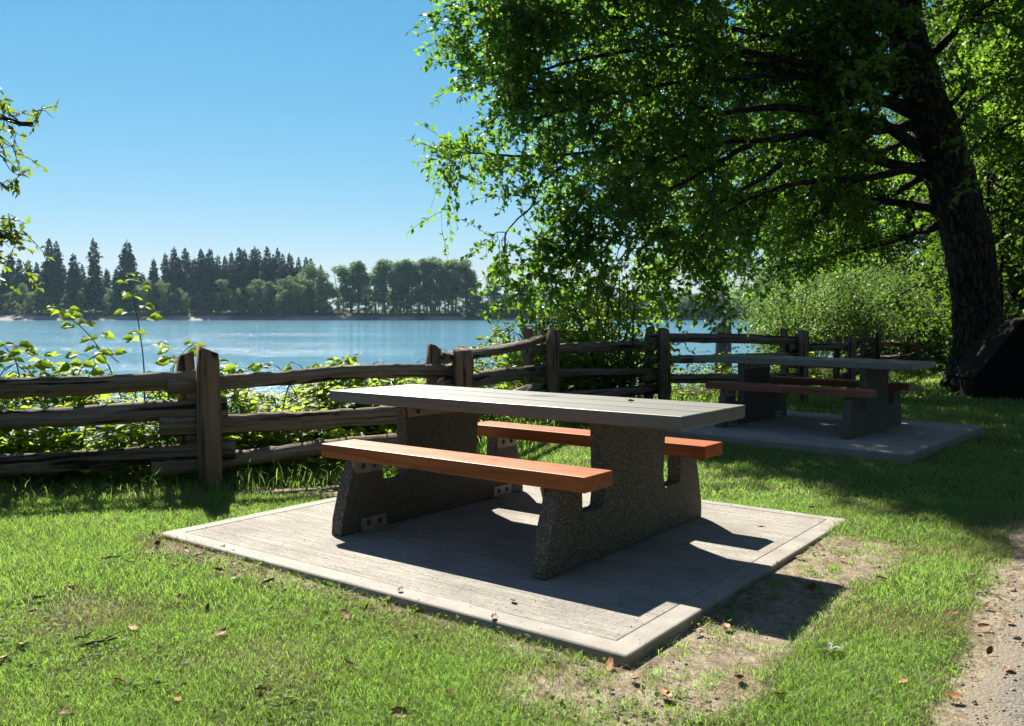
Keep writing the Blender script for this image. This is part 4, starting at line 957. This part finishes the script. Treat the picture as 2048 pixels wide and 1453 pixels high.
# sparse green tufts standing on it
cx_ = rs.uniform(-1.6, 2.6, 900); cy_ = rs.uniform(2.3, 5.6, 900); k = (wear(cx_, cy_) > .35) & lawn_ok(cx_, cy_, .03) & (path_edge(cy_)-cx_ > .1); cx_, cy_ = cx_[k], cy_[k]
ci = np.repeat(np.arange(len(cx_)), 26); x = cx_[ci]+rs.normal(size=len(ci))*.022; y = cy_[ci]+rs.normal(size=len(ci))*.022; k = lawn_ok(x, y, .0); x, y = x[k], y[k]
V, F = blades(x, y, rs.uniform(.015, .045, len(x)), rs.uniform(.002, .0034, len(x)), rs, .9); gg.add(V, F, tint=np.repeat(rs.random(len(x)), 5))
tag(link('grass', gg.mesh('grass'), M['grass']), kind='stuff')
tag(link('dry_grass', gd.mesh('dry_grass'), M['drygrass']), kind='stuff')
# clover and small broad-leaved weeds in the turf
n = 26000; x = rs.uniform(-3.4, 3.2, n); y = rs.uniform(2.0, 6.4, n)
pt = fbm(x*2.3+11, y*2.3, 3); xt, yt = tab(x, y)
edge = np.maximum(smooth(.22, .02, PADY0-yt)*(yt < PADY0), smooth(.30, .02, xt-PADX1)*(xt > PADX1))
k = lawn_ok(x, y, .005) & (river_side(x, y) < .1) & (path_edge(y)-x > .1) & ((pt > .57) | (rs.random(n) < .8*edge*smooth(.42, .58, fbm(x*4, y*4+2, 3)))) & in_view(x, y)
x, y = x[k], y[k]; n = len(x); z = ground_z(x, y)+rs.uniform(.006, .03, n)
d = unit(np.stack([rs.normal(size=n), rs.normal(size=n), rs.uniform(-.1, .4, n)], -1)); nr = unit(rs.normal(size=(n, 3))*.35+np.array([0, 0, 1.]))
V, F, kk = leaves(np.stack([x, y, z], -1), d, nr, rs.uniform(.012, .028, n), .8, LEAF2)
tag(link('clover', np_mesh('clover', V, F, False, dict(tint=np.repeat(rs.random(n), kk))), M['clover']), kind='stuff')
# loose stones on the path and the trodden soil
n = 5200; y = rs.uniform(2.0, 7.5, n); x = path_edge(y)+rs.uniform(-.1, 1.6, n); n2 = 1500
xs = rs.uniform(-2, 2.6, n2); ys_ = rs.uniform(2.4, 5.5, n2); k = lawn_ok(xs, ys_, .01) & (wear(xs, ys_) > .6); x = np.concatenate([x, xs[k]]); y = np.concatenate([y, ys_[k]]); n = len(x)
ico = np.array([(1, 0, 0), (-1, 0, 0), (0, 1, 0), (0, -1, 0), (0, 0, 1), (0, 0, -1), (.6, .6, .5), (-.6, .6, .5), (-.6, -.6, .5), (.6, -.6, .5)])
fi = np.array([(4, 6, 7), (4, 7, 8), (4, 8, 9), (4, 9, 6), (6, 0, 2), (6, 2, 7), (7, 2, 1), (7, 1, 8), (8, 1, 3), (8, 3, 9), (9, 3, 0), (9, 0, 6)])
sz = .0035*np.exp(rs.normal(size=n)*.55); a = rs.uniform(0, 6.28, n); q = ico[None]*rs.uniform(.6, 1.3, (n, 1, 3))*rs.uniform(.8, 1.2, (n, 10, 1))*sz[:, None, None]; q[:, :, 2] *= .65
qx = q[:, :, 0]*np.cos(a)[:, None]-q[:, :, 1]*np.sin(a)[:, None]; qy = q[:, :, 0]*np.sin(a)[:, None]+q[:, :, 1]*np.cos(a)[:, None]
V = np.stack([x[:, None]+qx, y[:, None]+qy, (ground_z(x, y)+np.where(path_edge(y) < x, .010, .0))[:, None]+q[:, :, 2]+.001], -1)
tag(link('loose_gravel', np_mesh('loose_gravel', V.reshape(-1, 3), [(fi[None]+(np.arange(n)*10)[:, None, None]).reshape(-1, 3)], False, dict(tint=np.repeat(rs.random(n), 10))), M['pebble']), kind='stuff')

# crumbs of soil, seeds and leaf bits blown onto the near pad, thicker along its edges
n = 2600; xp = rs.uniform(PADX0+.01, PADX1-.01, n); yp = rs.uniform(PADY0+.01, PADY1-.01, n)
e = np.minimum(np.minimum(xp-PADX0, PADX1-xp), np.minimum(yp-PADY0, PADY1-yp)); k = rs.random(n) < .16+.84*np.exp(-e/.05); xp, yp = xp[k], yp[k]; n = len(xp)
sz = .0016*np.exp(rs.normal(size=n)*.5); q = ico[None]*rs.uniform(.5, 1.8, (n, 1, 3))*sz[:, None, None]; q[:, :, 2] *= .5
V = np.stack([(T0[0]+XT[0]*xp+YT[0]*yp)[:, None]+q[:, :, 0], (T0[1]+XT[1]*xp+YT[1]*yp)[:, None]+q[:, :, 1], (TILT*yp)[:, None]+q[:, :, 2]+.001], -1)
tag(link('pad_debris', np_mesh('pad_debris', V.reshape(-1, 3), [(fi[None]+(np.arange(n)*10)[:, None, None]).reshape(-1, 3)], False), M['stick']), kind='stuff')

# ------------------------------------------------------------------ fallen leaves, twigs, a broad-leaved weed
def dry_leaf_mesh(seed):
    rs = np.random.default_rng(seed); nu, nv = 7, 5; V = []
    for i in range(nu):
        u = i/(nu-1); w = math.sin(math.pi*min(1, u*.93+.05))**.8*.36
        for j in range(nv):
            v = (j/(nv-1)-.5)*2; curl = .5*abs(v)**1.7*w+.22*(u-.5)**2*2+.03*rs.normal()
            V.append((u-.5, v*w*(.85), curl*.8))
    F = [[i*nv+j, i*nv+j+1, (i+1)*nv+j+1, (i+1)*nv+j] for i in range(nu-1) for j in range(nv-1)]
    V = np.array(V)*.05
    g = Geo(); g.add(V, [np.array(F)], tint=np.full(len(V), rs.random()))
    Ps = np.array([[(-.025, 0, .001), (-.034, .003, .004), (-.043, .004, .010)]])
    Vt, Ft, _ = tubes(Ps, np.full((1, 3), .0009), 4, False); g.add(Vt, Ft, tint=np.full(len(Vt), .2))
    me = g.mesh('fallen_leaf', True); return me
DL = [dry_leaf_mesh(s) for s in range(5)]
for me in DL: me.materials.append(M['dryleaf'])
def on_ground(px, py):
    Y_ = 4.
    for _ in range(30):
        p = at(px, py, Y_); zz = float(ground_z(p[0], p[1])); p2 = at(px, py, Y_+.01)
        sl = (p2[2]-p[2])/.01; Y_ = Y_+(zz-p[2])/sl if abs(sl) > 1e-6 else Y_
    p = at(px, py, Y_); return p[0], p[1]
LP = [(305, 1077), (316, 1094), (372, 1108), (402, 1117), (445, 1103), (350, 1136), (466, 1134), (440, 1150), (357, 1205), (142, 1186), (78, 1205), (66, 1233), (417, 1226), (443, 1278), (354, 1412), (522, 1388), (129, 1440),
      (538, 1172), (564, 1180), (691, 1198), (690, 1238), (735, 1221), (838, 1233), (806, 1262), (652, 1233), (45, 1300), (12, 1287), (10, 1325), (60, 1346), (266, 1268), (240, 1370), (700, 1337), (800, 1440), (900, 1398),
      (1222, 1338), (1272, 1368), (1395, 1240), (1452, 1262), (1478, 1367), (1397, 1270), (1640, 1098), (1683, 1123), (1625, 1182), (1765, 1165), (1806, 1375), (1975, 1220), (2020, 1180), (2016, 1250), (1966, 1262), (1904, 1405), (2018, 1348), (1938, 1160), (1560, 1400), (1855, 1180), (1330, 1400), (1980, 1310), (1900, 1236), (1600, 1120), (1520, 1060), (1624, 1022)]
rs = np.random.default_rng(77)
for k, (px, py) in enumerate(LP):
    x, y = on_ground(px, py); o = link('fallen_leaf', DL[k % 5])
    o.location = (x, y, float(ground_z(x, y))+.014+.006*rs.random()); s = rs.uniform(.75, 1.3); o.scale = (s, s, s); o.rotation_euler = (rs.normal()*.35, rs.normal()*.35, rs.uniform(0, 6.28))
    tag(o, 'small curled brown dry leaf lying on the ground', 'fallen leaf', 'fallen leaves scattered over the lawn and path')
def on_pad(px, py):
    p = at(px, py, 5.)
    for _ in range(30):
        xt, yt = tab(p[0], p[1]); z = TILT*yt; d = p-np.array([0, 0, CAMZ]); p = np.array([0, 0, CAMZ])+d*((z-CAMZ)/d[2])
    return p
for px, py, lab in ((801, 1184, 'upright brown leaf on the front edge of the near pad'), (526, 1128, 'brown leaf on the left border of the near pad'), (988, 1238, 'brown leaf on the front border of the near pad'), (1026, 1205, 'tiny red-brown leaf on the broomed slab before the front bench')):
    p = on_pad(px, py); o = link('fallen_leaf', DL[1]); o.location = (p[0], p[1], p[2]+.008); o.scale = (.8, .8, .8); o.rotation_euler = (.2, .15, px*.1)
    tag(o, lab, 'fallen leaf', 'fallen leaves on the near pad')
o = link('fallen_leaf', DL[3]); q = T0+XT*.62+YT*.14; o.location = (q[0], q[1], .76+TILT*.14+.006); o.scale = (.8, .8, .8); o.rotation_euler = (.5, .1, .4); tag(o, 'single red-brown leaf lying on the grey tabletop', 'fallen leaf')
pm = dry_leaf_mesh(9); pm.materials.append(M['paleleaf'])
for k, (px, py, lab) in enumerate(((472, 1163, 'pale dry leaf on the grass in front of the left border'), (940, 1240, 'pale yellow leaf beside the front border of the near pad'))):
    x, y = on_ground(px, py); o = link('fallen_leaf', pm); o.location = (x, y, float(ground_z(x, y))+.02); o.scale = (1.2,)*3; o.rotation_euler = (.2, -.3, .5+k); tag(o, lab, 'fallen leaf')
for k, (px, py, L, a, lab) in enumerate(((223, 1125, .10, .3, 'short brown stick in the sunlit grass left of the pad corner'), (196, 1298, .13, .5, 'grey forked stick in the dry patch of lawn'), (165, 1288, .06, .1, 'short dark stick beside the grey forked stick'))):
    x, y = on_ground(px, py); z = float(ground_z(x, y))+.025; d = np.array([math.cos(a), math.sin(a), .08])*L/2; c = np.array([x, y, z])
    P = np.array([[c-d, c-d*.3+[0, .004, .003], c+d*.4+[0, -.003, 0], c+d]]); V, F, gc = tubes(P, np.array([[.006, .0055, .0045, .003]])*(L/.1)**.5, 7)
    G = Geo(); G.add(V-c, F)
    if 'forked' in lab:
        P = np.array([[c, c+d*.5+np.array([0, .02, .006]), c+d*.9+np.array([0, .045, .01])]]); V, F, gc = tubes(P, np.array([[.004, .003, .002]]), 6); G.add(V-c, F)
    o = link('stick', G.mesh('stick', True), M['stick']); o.location = c; tag(o, lab, 'stick')
x, y = on_ground(1655, 1312); z = float(ground_z(x, y)); wd_ = empty('broadleaf_weed', (x, y, z)); tag(wd_, 'pale broad-leaved rosette weed growing at the edge of the bare soil', 'weed')
for k, a in enumerate((.2, 1.3, 2.5, 3.5, 4.6, 5.6)):
    V, F, kk = leaves(np.array([[0, 0, .02]]), np.array([[math.cos(a), math.sin(a), .35]]), np.array([[-math.cos(a)*.3, -math.sin(a)*.3, 1.]]), np.array([.062+.012*math.sin(k*3)]), .6, LEAF6)
    g = Geo(); g.add(V, F, tint=np.full(kk, .9)); Vs, Fs, _ = tubes(np.array([[(0, 0, -.005), (math.cos(a)*.004, math.sin(a)*.004, .012), (math.cos(a)*.012, math.sin(a)*.012, .024)]]), np.full((1, 3), .002), 5); g.add(Vs, Fs, tint=np.full(len(Vs), .5))
    link('leaf', g.mesh('leaf'), M['bushleaf'], wd_)

# ------------------------------------------------------------------ far shore trees
def conifer_mesh(seed, h=30., wr=.17, ragged=.25):
    rs = np.random.default_rng(seed); pos, dr, sz = [], [], []
    z = h*.10
    while z < h*.985:
        f = 1-z/h; r = h*wr*(f**.80)*(1+ragged*rs.normal())*(.85+.3*rs.random())+.25
        nb = max(4, int(5+r*2.2)); a0 = rs.uniform(0, 6.28)
        for k in range(nb):
            a = a0+k*6.283/nb+rs.normal()*.25; rr = r*rs.uniform(.6, 1.12)
            m = max(2, int(rr/.55))
            for j in range(m):
                q = (j+.6)/m*rr
                pos.append((math.cos(a)*q, math.sin(a)*q, z-.30*q+.10*q*q/max(rr, .5)+rs.normal()*.15)); dr.append((math.cos(a+rs.normal()*.7), math.sin(a+rs.normal()*.7), -.35+rs.normal()*.2)); sz.append(rs.uniform(.75, 1.35)*(.6+.4*min(1, r/2)))
        z += h*.021*rs.uniform(.7, 1.2)
    pos.append((0, 0, h*.97)); dr.append((0, .1, 1)); sz.append(1.2)
    pos = np.array(pos); dr = np.array(dr); n = len(pos)
    V, F, k = leaves(pos, dr, unit(rs.normal(size=(n, 3))*.5+np.array([0, 0, 1.])), np.array(sz)*1.45, .9)
    cr = np_mesh('crown', V, F, False, dict(tint=np.repeat(rs.random(n), k)))
    Vt, Ft, gc = tubes(np.array([[(0, 0, -1), (0, 0, h*.5), (0, 0, h*.98)]]), np.array([[.45, .28, .05]]), 7)
    return cr, np_mesh('trunk', Vt, Ft, True, dict(gc=gc))
def broad_mesh(seed, h=20., wr=.32, bare=.12, lumps=26, stems=1):
    rs = np.random.default_rng(seed); c, cs = [], []
    for k in range(lumps):
        u = rs.uniform(bare, .95); w = h*wr*math.sin(math.pi*min(1, .14+.8*(u-bare)/(1-bare)+.06))**.7
        a = rs.uniform(0, 6.28); q = w*math.sqrt(rs.random())*.9; c.append((math.cos(a)*q, math.sin(a)*q, h*u)); cs.append(h*rs.uniform(.055, .105))
    c = np.array(c); cs = np.array(cs); m = 130; i = np.repeat(np.arange(lumps), m); v = unit(rs.normal(size=(len(i), 3)))*rs.uniform(.55, 1.1, (len(i), 1))
    pos = c[i]+v*cs[i][:, None]*np.array([1.15, 1.15, .85]); n = len(pos)
    V, F, k = leaves(pos, unit(rs.normal(size=(n, 3))+np.array([0, 0, -.2])), unit(v+rs.normal(size=(n, 3))*.5+np.array([0, 0, .5])), h*.024*rs.uniform(.6, 1.4, n)+.12, .85)
    cr = np_mesh('crown', V, F, False, dict(tint=np.repeat(np.clip(rs.random(n)*.6+.4*rs.random(lumps)[i], 0, 1), k)))
    g = Geo()
    for s in range(stems):
        bx = rs.normal()*.05*h*(stems > 1); by = rs.normal()*.05*h*(stems > 1)
        Vt, Ft, gc = tubes(np.array([[(bx*.4, by*.4, -1), (bx*.7, by, h*.4), (bx*1.2, by*1.2, h*.9)]]), np.array([[h*.011, h*.008, h*.002]])+.04, 7); g.add(Vt, Ft, gc=gc)
    for q in range(0, lumps, 2):
        e = c[q]; b0 = np.array([0, 0, e[2]*.55]); Vt, Ft, gc = tubes(np.array([[b0, (b0+e)/2+np.array([0, 0, .02*h]), e]]), np.array([[.10, .07, .03]])*h/20, 4, False); g.add(Vt, Ft, gc=gc)
    return cr, g.mesh('trunk', True)
def proto(name, meshes, leafmat):
    cr, tr = meshes; cr.materials.append(leafmat); tr.materials.append(M['bark']); return (name, cr, tr)
CON = [proto('conifer', conifer_mesh(300+k, 30, (.20, .17, .22, .15, .19)[k], (.16, .26, .2, .28, .18)[k]), M['needles']) for k in range(5)]
BRO = [proto('broadleaf_tree', broad_mesh(320+k, 20, .33, .06, 30), M['farleaf']) for k in range(4)]
COT = [proto('cottonwood', broad_mesh(330+k, 26, .18, (.2, .3, .25, .36)[k], 24, 2), M['farleaf']) for k in range(4)]
WIL = [proto('willow', broad_mesh(340+k, 9, .42, .02, 22), M['farleaf_pale']) for k in range(3)]
rs = np.random.default_rng(50)
def far_tree(kind, px, top, Y, label, group, wide=1.):
    """a tree whose top stands at photo height `top` when seen at distance Y"""
    p = at(px, top, Y); z0 = float(far_z(np.array([p[0]]), np.array([Y]))[0])-.3; H0 = {'conifer': 30, 'broadleaf_tree': 20, 'cottonwood': 26, 'willow': 9}[kind[0]]
    s = max(.15, (p[2]-z0)/H0); o = empty(kind[0], (p[0], Y, z0), (0, 0, rs.uniform(0, 6.28))); o.scale = (s*wide*rs.uniform(.92, 1.1),)*2+(s,)
    tag(o, label, 'tree', group)
    link('crown', kind[1], None, o); link('trunk', kind[2], None, o)
GC, GB, GK, GW = 'conifers on the far shore', 'broadleaf trees on the far shore', 'tall cottonwoods on the far shore', 'pale low trees along the far waterline'
for px, top, Y_, k, w, lab in ((98, 480, 476, 1, .85, 'tall conifer at left, front one of the twin pair on the far shore'), (112, 485, 484, 3, 1., 'tall conifer at left, rear one of the twin pair on the far shore'), (187, 479, 476, 3, .95, 'tall columnar ragged conifer standing apart on the far shore'), (254, 481, 478, 2, 1.05, 'tall broad pyramidal conifer standing alone behind the upright bramble cane'), (147, 508, 480, 0, 1., 'shorter pointed conifer between the twin pair and the columnar one'), (307, 520, 482, 0, .9, 'small lone conifer left of the main conifer stand')):
    far_tree(CON[k], px, top, Y_, lab, GC, w)
CL = 'dark pointed conifer in the dense stand on the far shore'
for px, top in ((20, 512), (40, 520), (58, 522), (74, 526), (165, 530), (128, 532), (215, 540), (232, 535), (285, 545), (10, 530), (330, 506), (345, 497), (357, 512), (371, 500), (386, 515), (400, 501), (413, 508), (421, 498), (437, 514), (450, 512), (463, 506), (478, 494), (487, 498), (500, 508), (509, 494), (520, 503), (533, 495), (545, 510), (556, 501), (566, 512), (580, 508), (596, 518), (610, 514), (624, 516), (640, 528), (365, 530), (392, 535), (430, 530), (470, 528), (515, 527), (555, 530), (590, 535), (340, 540), (-30, 515), (-60, 505), (-110, 500), (-160, 515), (-210, 505)):
    far_tree(CON[int(rs.integers(0, 5))], px+rs.normal()*1.5, top+rs.normal()*2, 482+rs.uniform(0, 26), CL, GC, rs.uniform(.85, 1.1))
BL = 'rounded grey-green tree in the wooded belt along the far shore'
for px, top, Y_ in ((15, 575, 470), (45, 565, 468), (75, 572, 466), (95, 590, 463), (130, 590, 465), (160, 585, 466), (195, 590, 465), (225, 575, 467), (262, 588, 463), (290, 560, 466), (310, 556, 468), (335, 565, 466), (360, 572, 465), (376, 600, 462), (398, 588, 470), (418, 598, 468), (448, 560, 468), (470, 575, 464), (492, 566, 468), (515, 560, 468), (536, 562, 466), (560, 556, 468), (580, 545, 470), (597, 560, 465), (625, 530, 466), (612, 545, 470), (640, 535, 468), (570, 585, 460), (500, 595, 460), (240, 605, 460), (330, 605, 460), (180, 608, 460), (110, 610, 460), (-40, 570, 466), (-90, 575, 466), (655, 600, 462),
                     (1040, 575, 468), (1062, 560, 470), (1085, 572, 468), (1012, 580, 470), (960, 590, 466), (985, 597, 464), (1110, 570, 468), (1140, 565, 468), (1175, 572, 468), (1210, 566, 470), (1250, 575, 468), (1290, 570, 470), (1330, 572, 468), (1370, 575, 468), (1410, 572, 470), (1450, 570, 468), (1490, 565, 470), (1530, 570, 470), (1570, 575, 470), (1620, 570, 470), (1270, 600, 462), (1350, 602, 462), (1430, 604, 462), (1500, 600, 462), (1180, 600, 462)):
    far_tree(BRO[int(rs.integers(0, 4))], px+rs.normal()*2, top+rs.normal()*3, Y_+rs.uniform(-2, 4), BL, GB, rs.uniform(.85, 1.2)*(1.35 if px > 1030 else 1))
KL = 'tall cottonwood with visible stems in the grove right of the gap on the far shore'
for px, top, Y_ in ((682, 535, 468), (700, 528, 470), (716, 520, 472), (732, 545, 468), (752, 530, 472), (768, 518, 470), (785, 520, 474), (800, 522, 470), (818, 518, 472), (835, 517, 474), (850, 516, 470), (866, 516, 474), (880, 515, 472), (895, 518, 470), (912, 520, 474), (930, 524, 470), (940, 536, 472), (905, 540, 466), (860, 545, 466), (810, 548, 466), (760, 552, 466)):
    far_tree(COT[int(rs.integers(0, 4))], px, top+rs.normal()*2, Y_, KL, GK, rs.uniform(.95, 1.25))
far_tree(COT[1], 994, 527, 470, 'lone tall cottonwood with open crown right of the grove on the far shore', GK, 1.2)
for px, top in ((690, 575), (740, 580), (790, 585), (840, 580), (880, 578), (925, 585), (715, 585), (765, 590), (815, 588), (860, 590), (945, 592), (900, 595)):
    far_tree(BRO[int(rs.integers(0, 4))], px, top, 474+rs.uniform(0, 6), BL, GB, rs.uniform(1., 1.3))
for k in range(46):
    px = 960+k*15.5+rs.normal()*4; far_tree(BRO[int(rs.integers(0, 4))], px, (592, 580, 600)[k % 3]+rs.normal()*4, (462, 472, 459)[k % 3]+rs.uniform(-1, 2), BL, GB, rs.uniform(1.5, 2.0))
WL = 'pale low willow at the waterline below the far woods'
for px, top in ((30, 600), (12, 606), (55, 604), (90, 614), (118, 608), (150, 612), (205, 606), (228, 614), (270, 612), (300, 610), (372, 612), (415, 615), (440, 606), (462, 610), (488, 614), (520, 600), (548, 612), (590, 606), (618, 612), (650, 604), (668, 598), (678, 606), (690, 612), (730, 606), (752, 614), (784, 596), (800, 606), (835, 612), (868, 610), (905, 612), (938, 595), (952, 604), (975, 600), (1002, 606), (1022, 612), (1048, 604), (1075, 612), (1105, 606), (1300, 612), (1390, 612), (1480, 614)):
    far_tree(WIL[int(rs.integers(0, 3))], px+rs.normal()*2, top+rs.normal()*2, 463+rs.uniform(0, 3), WL, GW, rs.uniform(.85, 1.15))

# ------------------------------------------------------------------ air, light, camera
HAZE = 0.00008
bm = bmesh.new(); bm_box(bm, -720, 720, -70, 640, -12, 52); me = bpy.data.meshes.new('haze'); bmesh.ops.recalc_face_normals(bm, faces=bm.faces); bm.to_mesh(me); bm.free()
hz = link('haze', me); tag(hz, kind='stuff')
m = bpy.data.materials.new('air'); m.use_nodes = True; m.node_tree.nodes.clear()
out = m.node_tree.nodes.new('ShaderNodeOutputMaterial'); vp = m.node_tree.nodes.new('ShaderNodeVolumePrincipled')
vp.inputs['Color'].default_value = (.40, .64, .80, 1); vp.inputs['Density'].default_value = HAZE; vp.inputs['Anisotropy'].default_value = .3
m.node_tree.links.new(vp.outputs[0], out.inputs['Volume']); me.materials.append(m)
SUN_EL, SUN_AZ = math.radians(44.4), math.radians(-21.7)      # azimuth from the view direction, negative to the left
sd = Vector((math.sin(SUN_AZ)*math.cos(SUN_EL), math.cos(SUN_AZ)*math.cos(SUN_EL), math.sin(SUN_EL)))
ld = bpy.data.lights.new('sun', 'SUN'); ld.energy = 5.0; ld.angle = math.radians(.53); ld.color = (1, .94, .83)
lo = bpy.data.objects.new('sun', ld); COL.objects.link(lo); lo.rotation_euler = sd.to_track_quat('Z', 'Y').to_euler(); lo.location = (0, 0, 60)
w = bpy.data.worlds.new('World'); scene.world = w; w.use_nodes = True; nt = w.node_tree; nt.nodes.clear()
sky = nt.nodes.new('ShaderNodeTexSky'); sky.sky_type = 'NISHITA'; sky.sun_disc = False; sky.sun_elevation = SUN_EL; sky.sun_rotation = SUN_AZ
sky.altitude = 0; sky.air_density = 1.0; sky.dust_density = 0; sky.ozone_density = 3.0
bg = nt.nodes.new('ShaderNodeBackground'); bg.inputs['Strength'].default_value = .05; ow = nt.nodes.new('ShaderNodeOutputWorld')
tint = nt.nodes.new('ShaderNodeMix'); tint.data_type = 'RGBA'; tint.blend_type = 'MULTIPLY'; tint.inputs[0].default_value = 1
tint.inputs[7].default_value = (.306, 1.165, 1.69, 1)
sp_ = nt.nodes.new('ShaderNodeSeparateColor'); cb_ = nt.nodes.new('ShaderNodeCombineColor'); nt.links.new(sky.outputs[0], sp_.inputs[0])
for k_, e_ in enumerate((1.29, .68, .57)):      # colour grading of the daylight sky
    pw = nt.nodes.new('ShaderNodeMath'); pw.operation = 'POWER'; pw.inputs[1].default_value = e_
    mn = nt.nodes.new('ShaderNodeMath'); mn.operation = 'MINIMUM'; mn.inputs[1].default_value = (8.0, 10.6, 11.5)[k_]
    nt.links.new(sp_.outputs[k_], mn.inputs[0]); mx_ = nt.nodes.new('ShaderNodeMath'); mx_.operation = 'MAXIMUM'; mx_.inputs[1].default_value = (2.35, 0, 0)[k_]; nt.links.new(mn.outputs[0], mx_.inputs[0]); nt.links.new(mx_.outputs[0], pw.inputs[0]); nt.links.new(pw.outputs[0], cb_.inputs[k_])
nt.links.new(cb_.outputs[0], tint.inputs[6]); nt.links.new(tint.outputs[2], bg.inputs[0]); nt.links.new(bg.outputs[0], ow.inputs[0])
cam = bpy.data.cameras.new('camera'); co = bpy.data.objects.new('camera', cam); COL.objects.link(co)
cam.sensor_fit = 'HORIZONTAL'; cam.sensor_width = 36; cam.lens = 36*FPX/2048; cam.clip_end = 3000; cam.clip_start = .05
co.location = (0, 0, CAMZ); co.rotation_euler = (math.pi/2+PITCH, 0, 0)
cam.dof.use_dof = True; cam.dof.focus_distance = 5.2; cam.dof.aperture_fstop = 7.1
scene.camera = co
scene.view_settings.view_transform = 'Standard'; scene.view_settings.look = 'None'; scene.view_settings.exposure = 1.6; scene.view_settings.gamma = 1
scene.cycles.max_bounces = 6; scene.cycles.transparent_max_bounces = 4; scene.cycles.volume_bounces = 0; scene.cycles.diffuse_bounces = 2; scene.cycles.glossy_bounces = 2
scene.cycles.use_denoising = True; scene.cycles.sample_clamp_direct = 70; scene.cycles.sample_clamp_indirect = 6
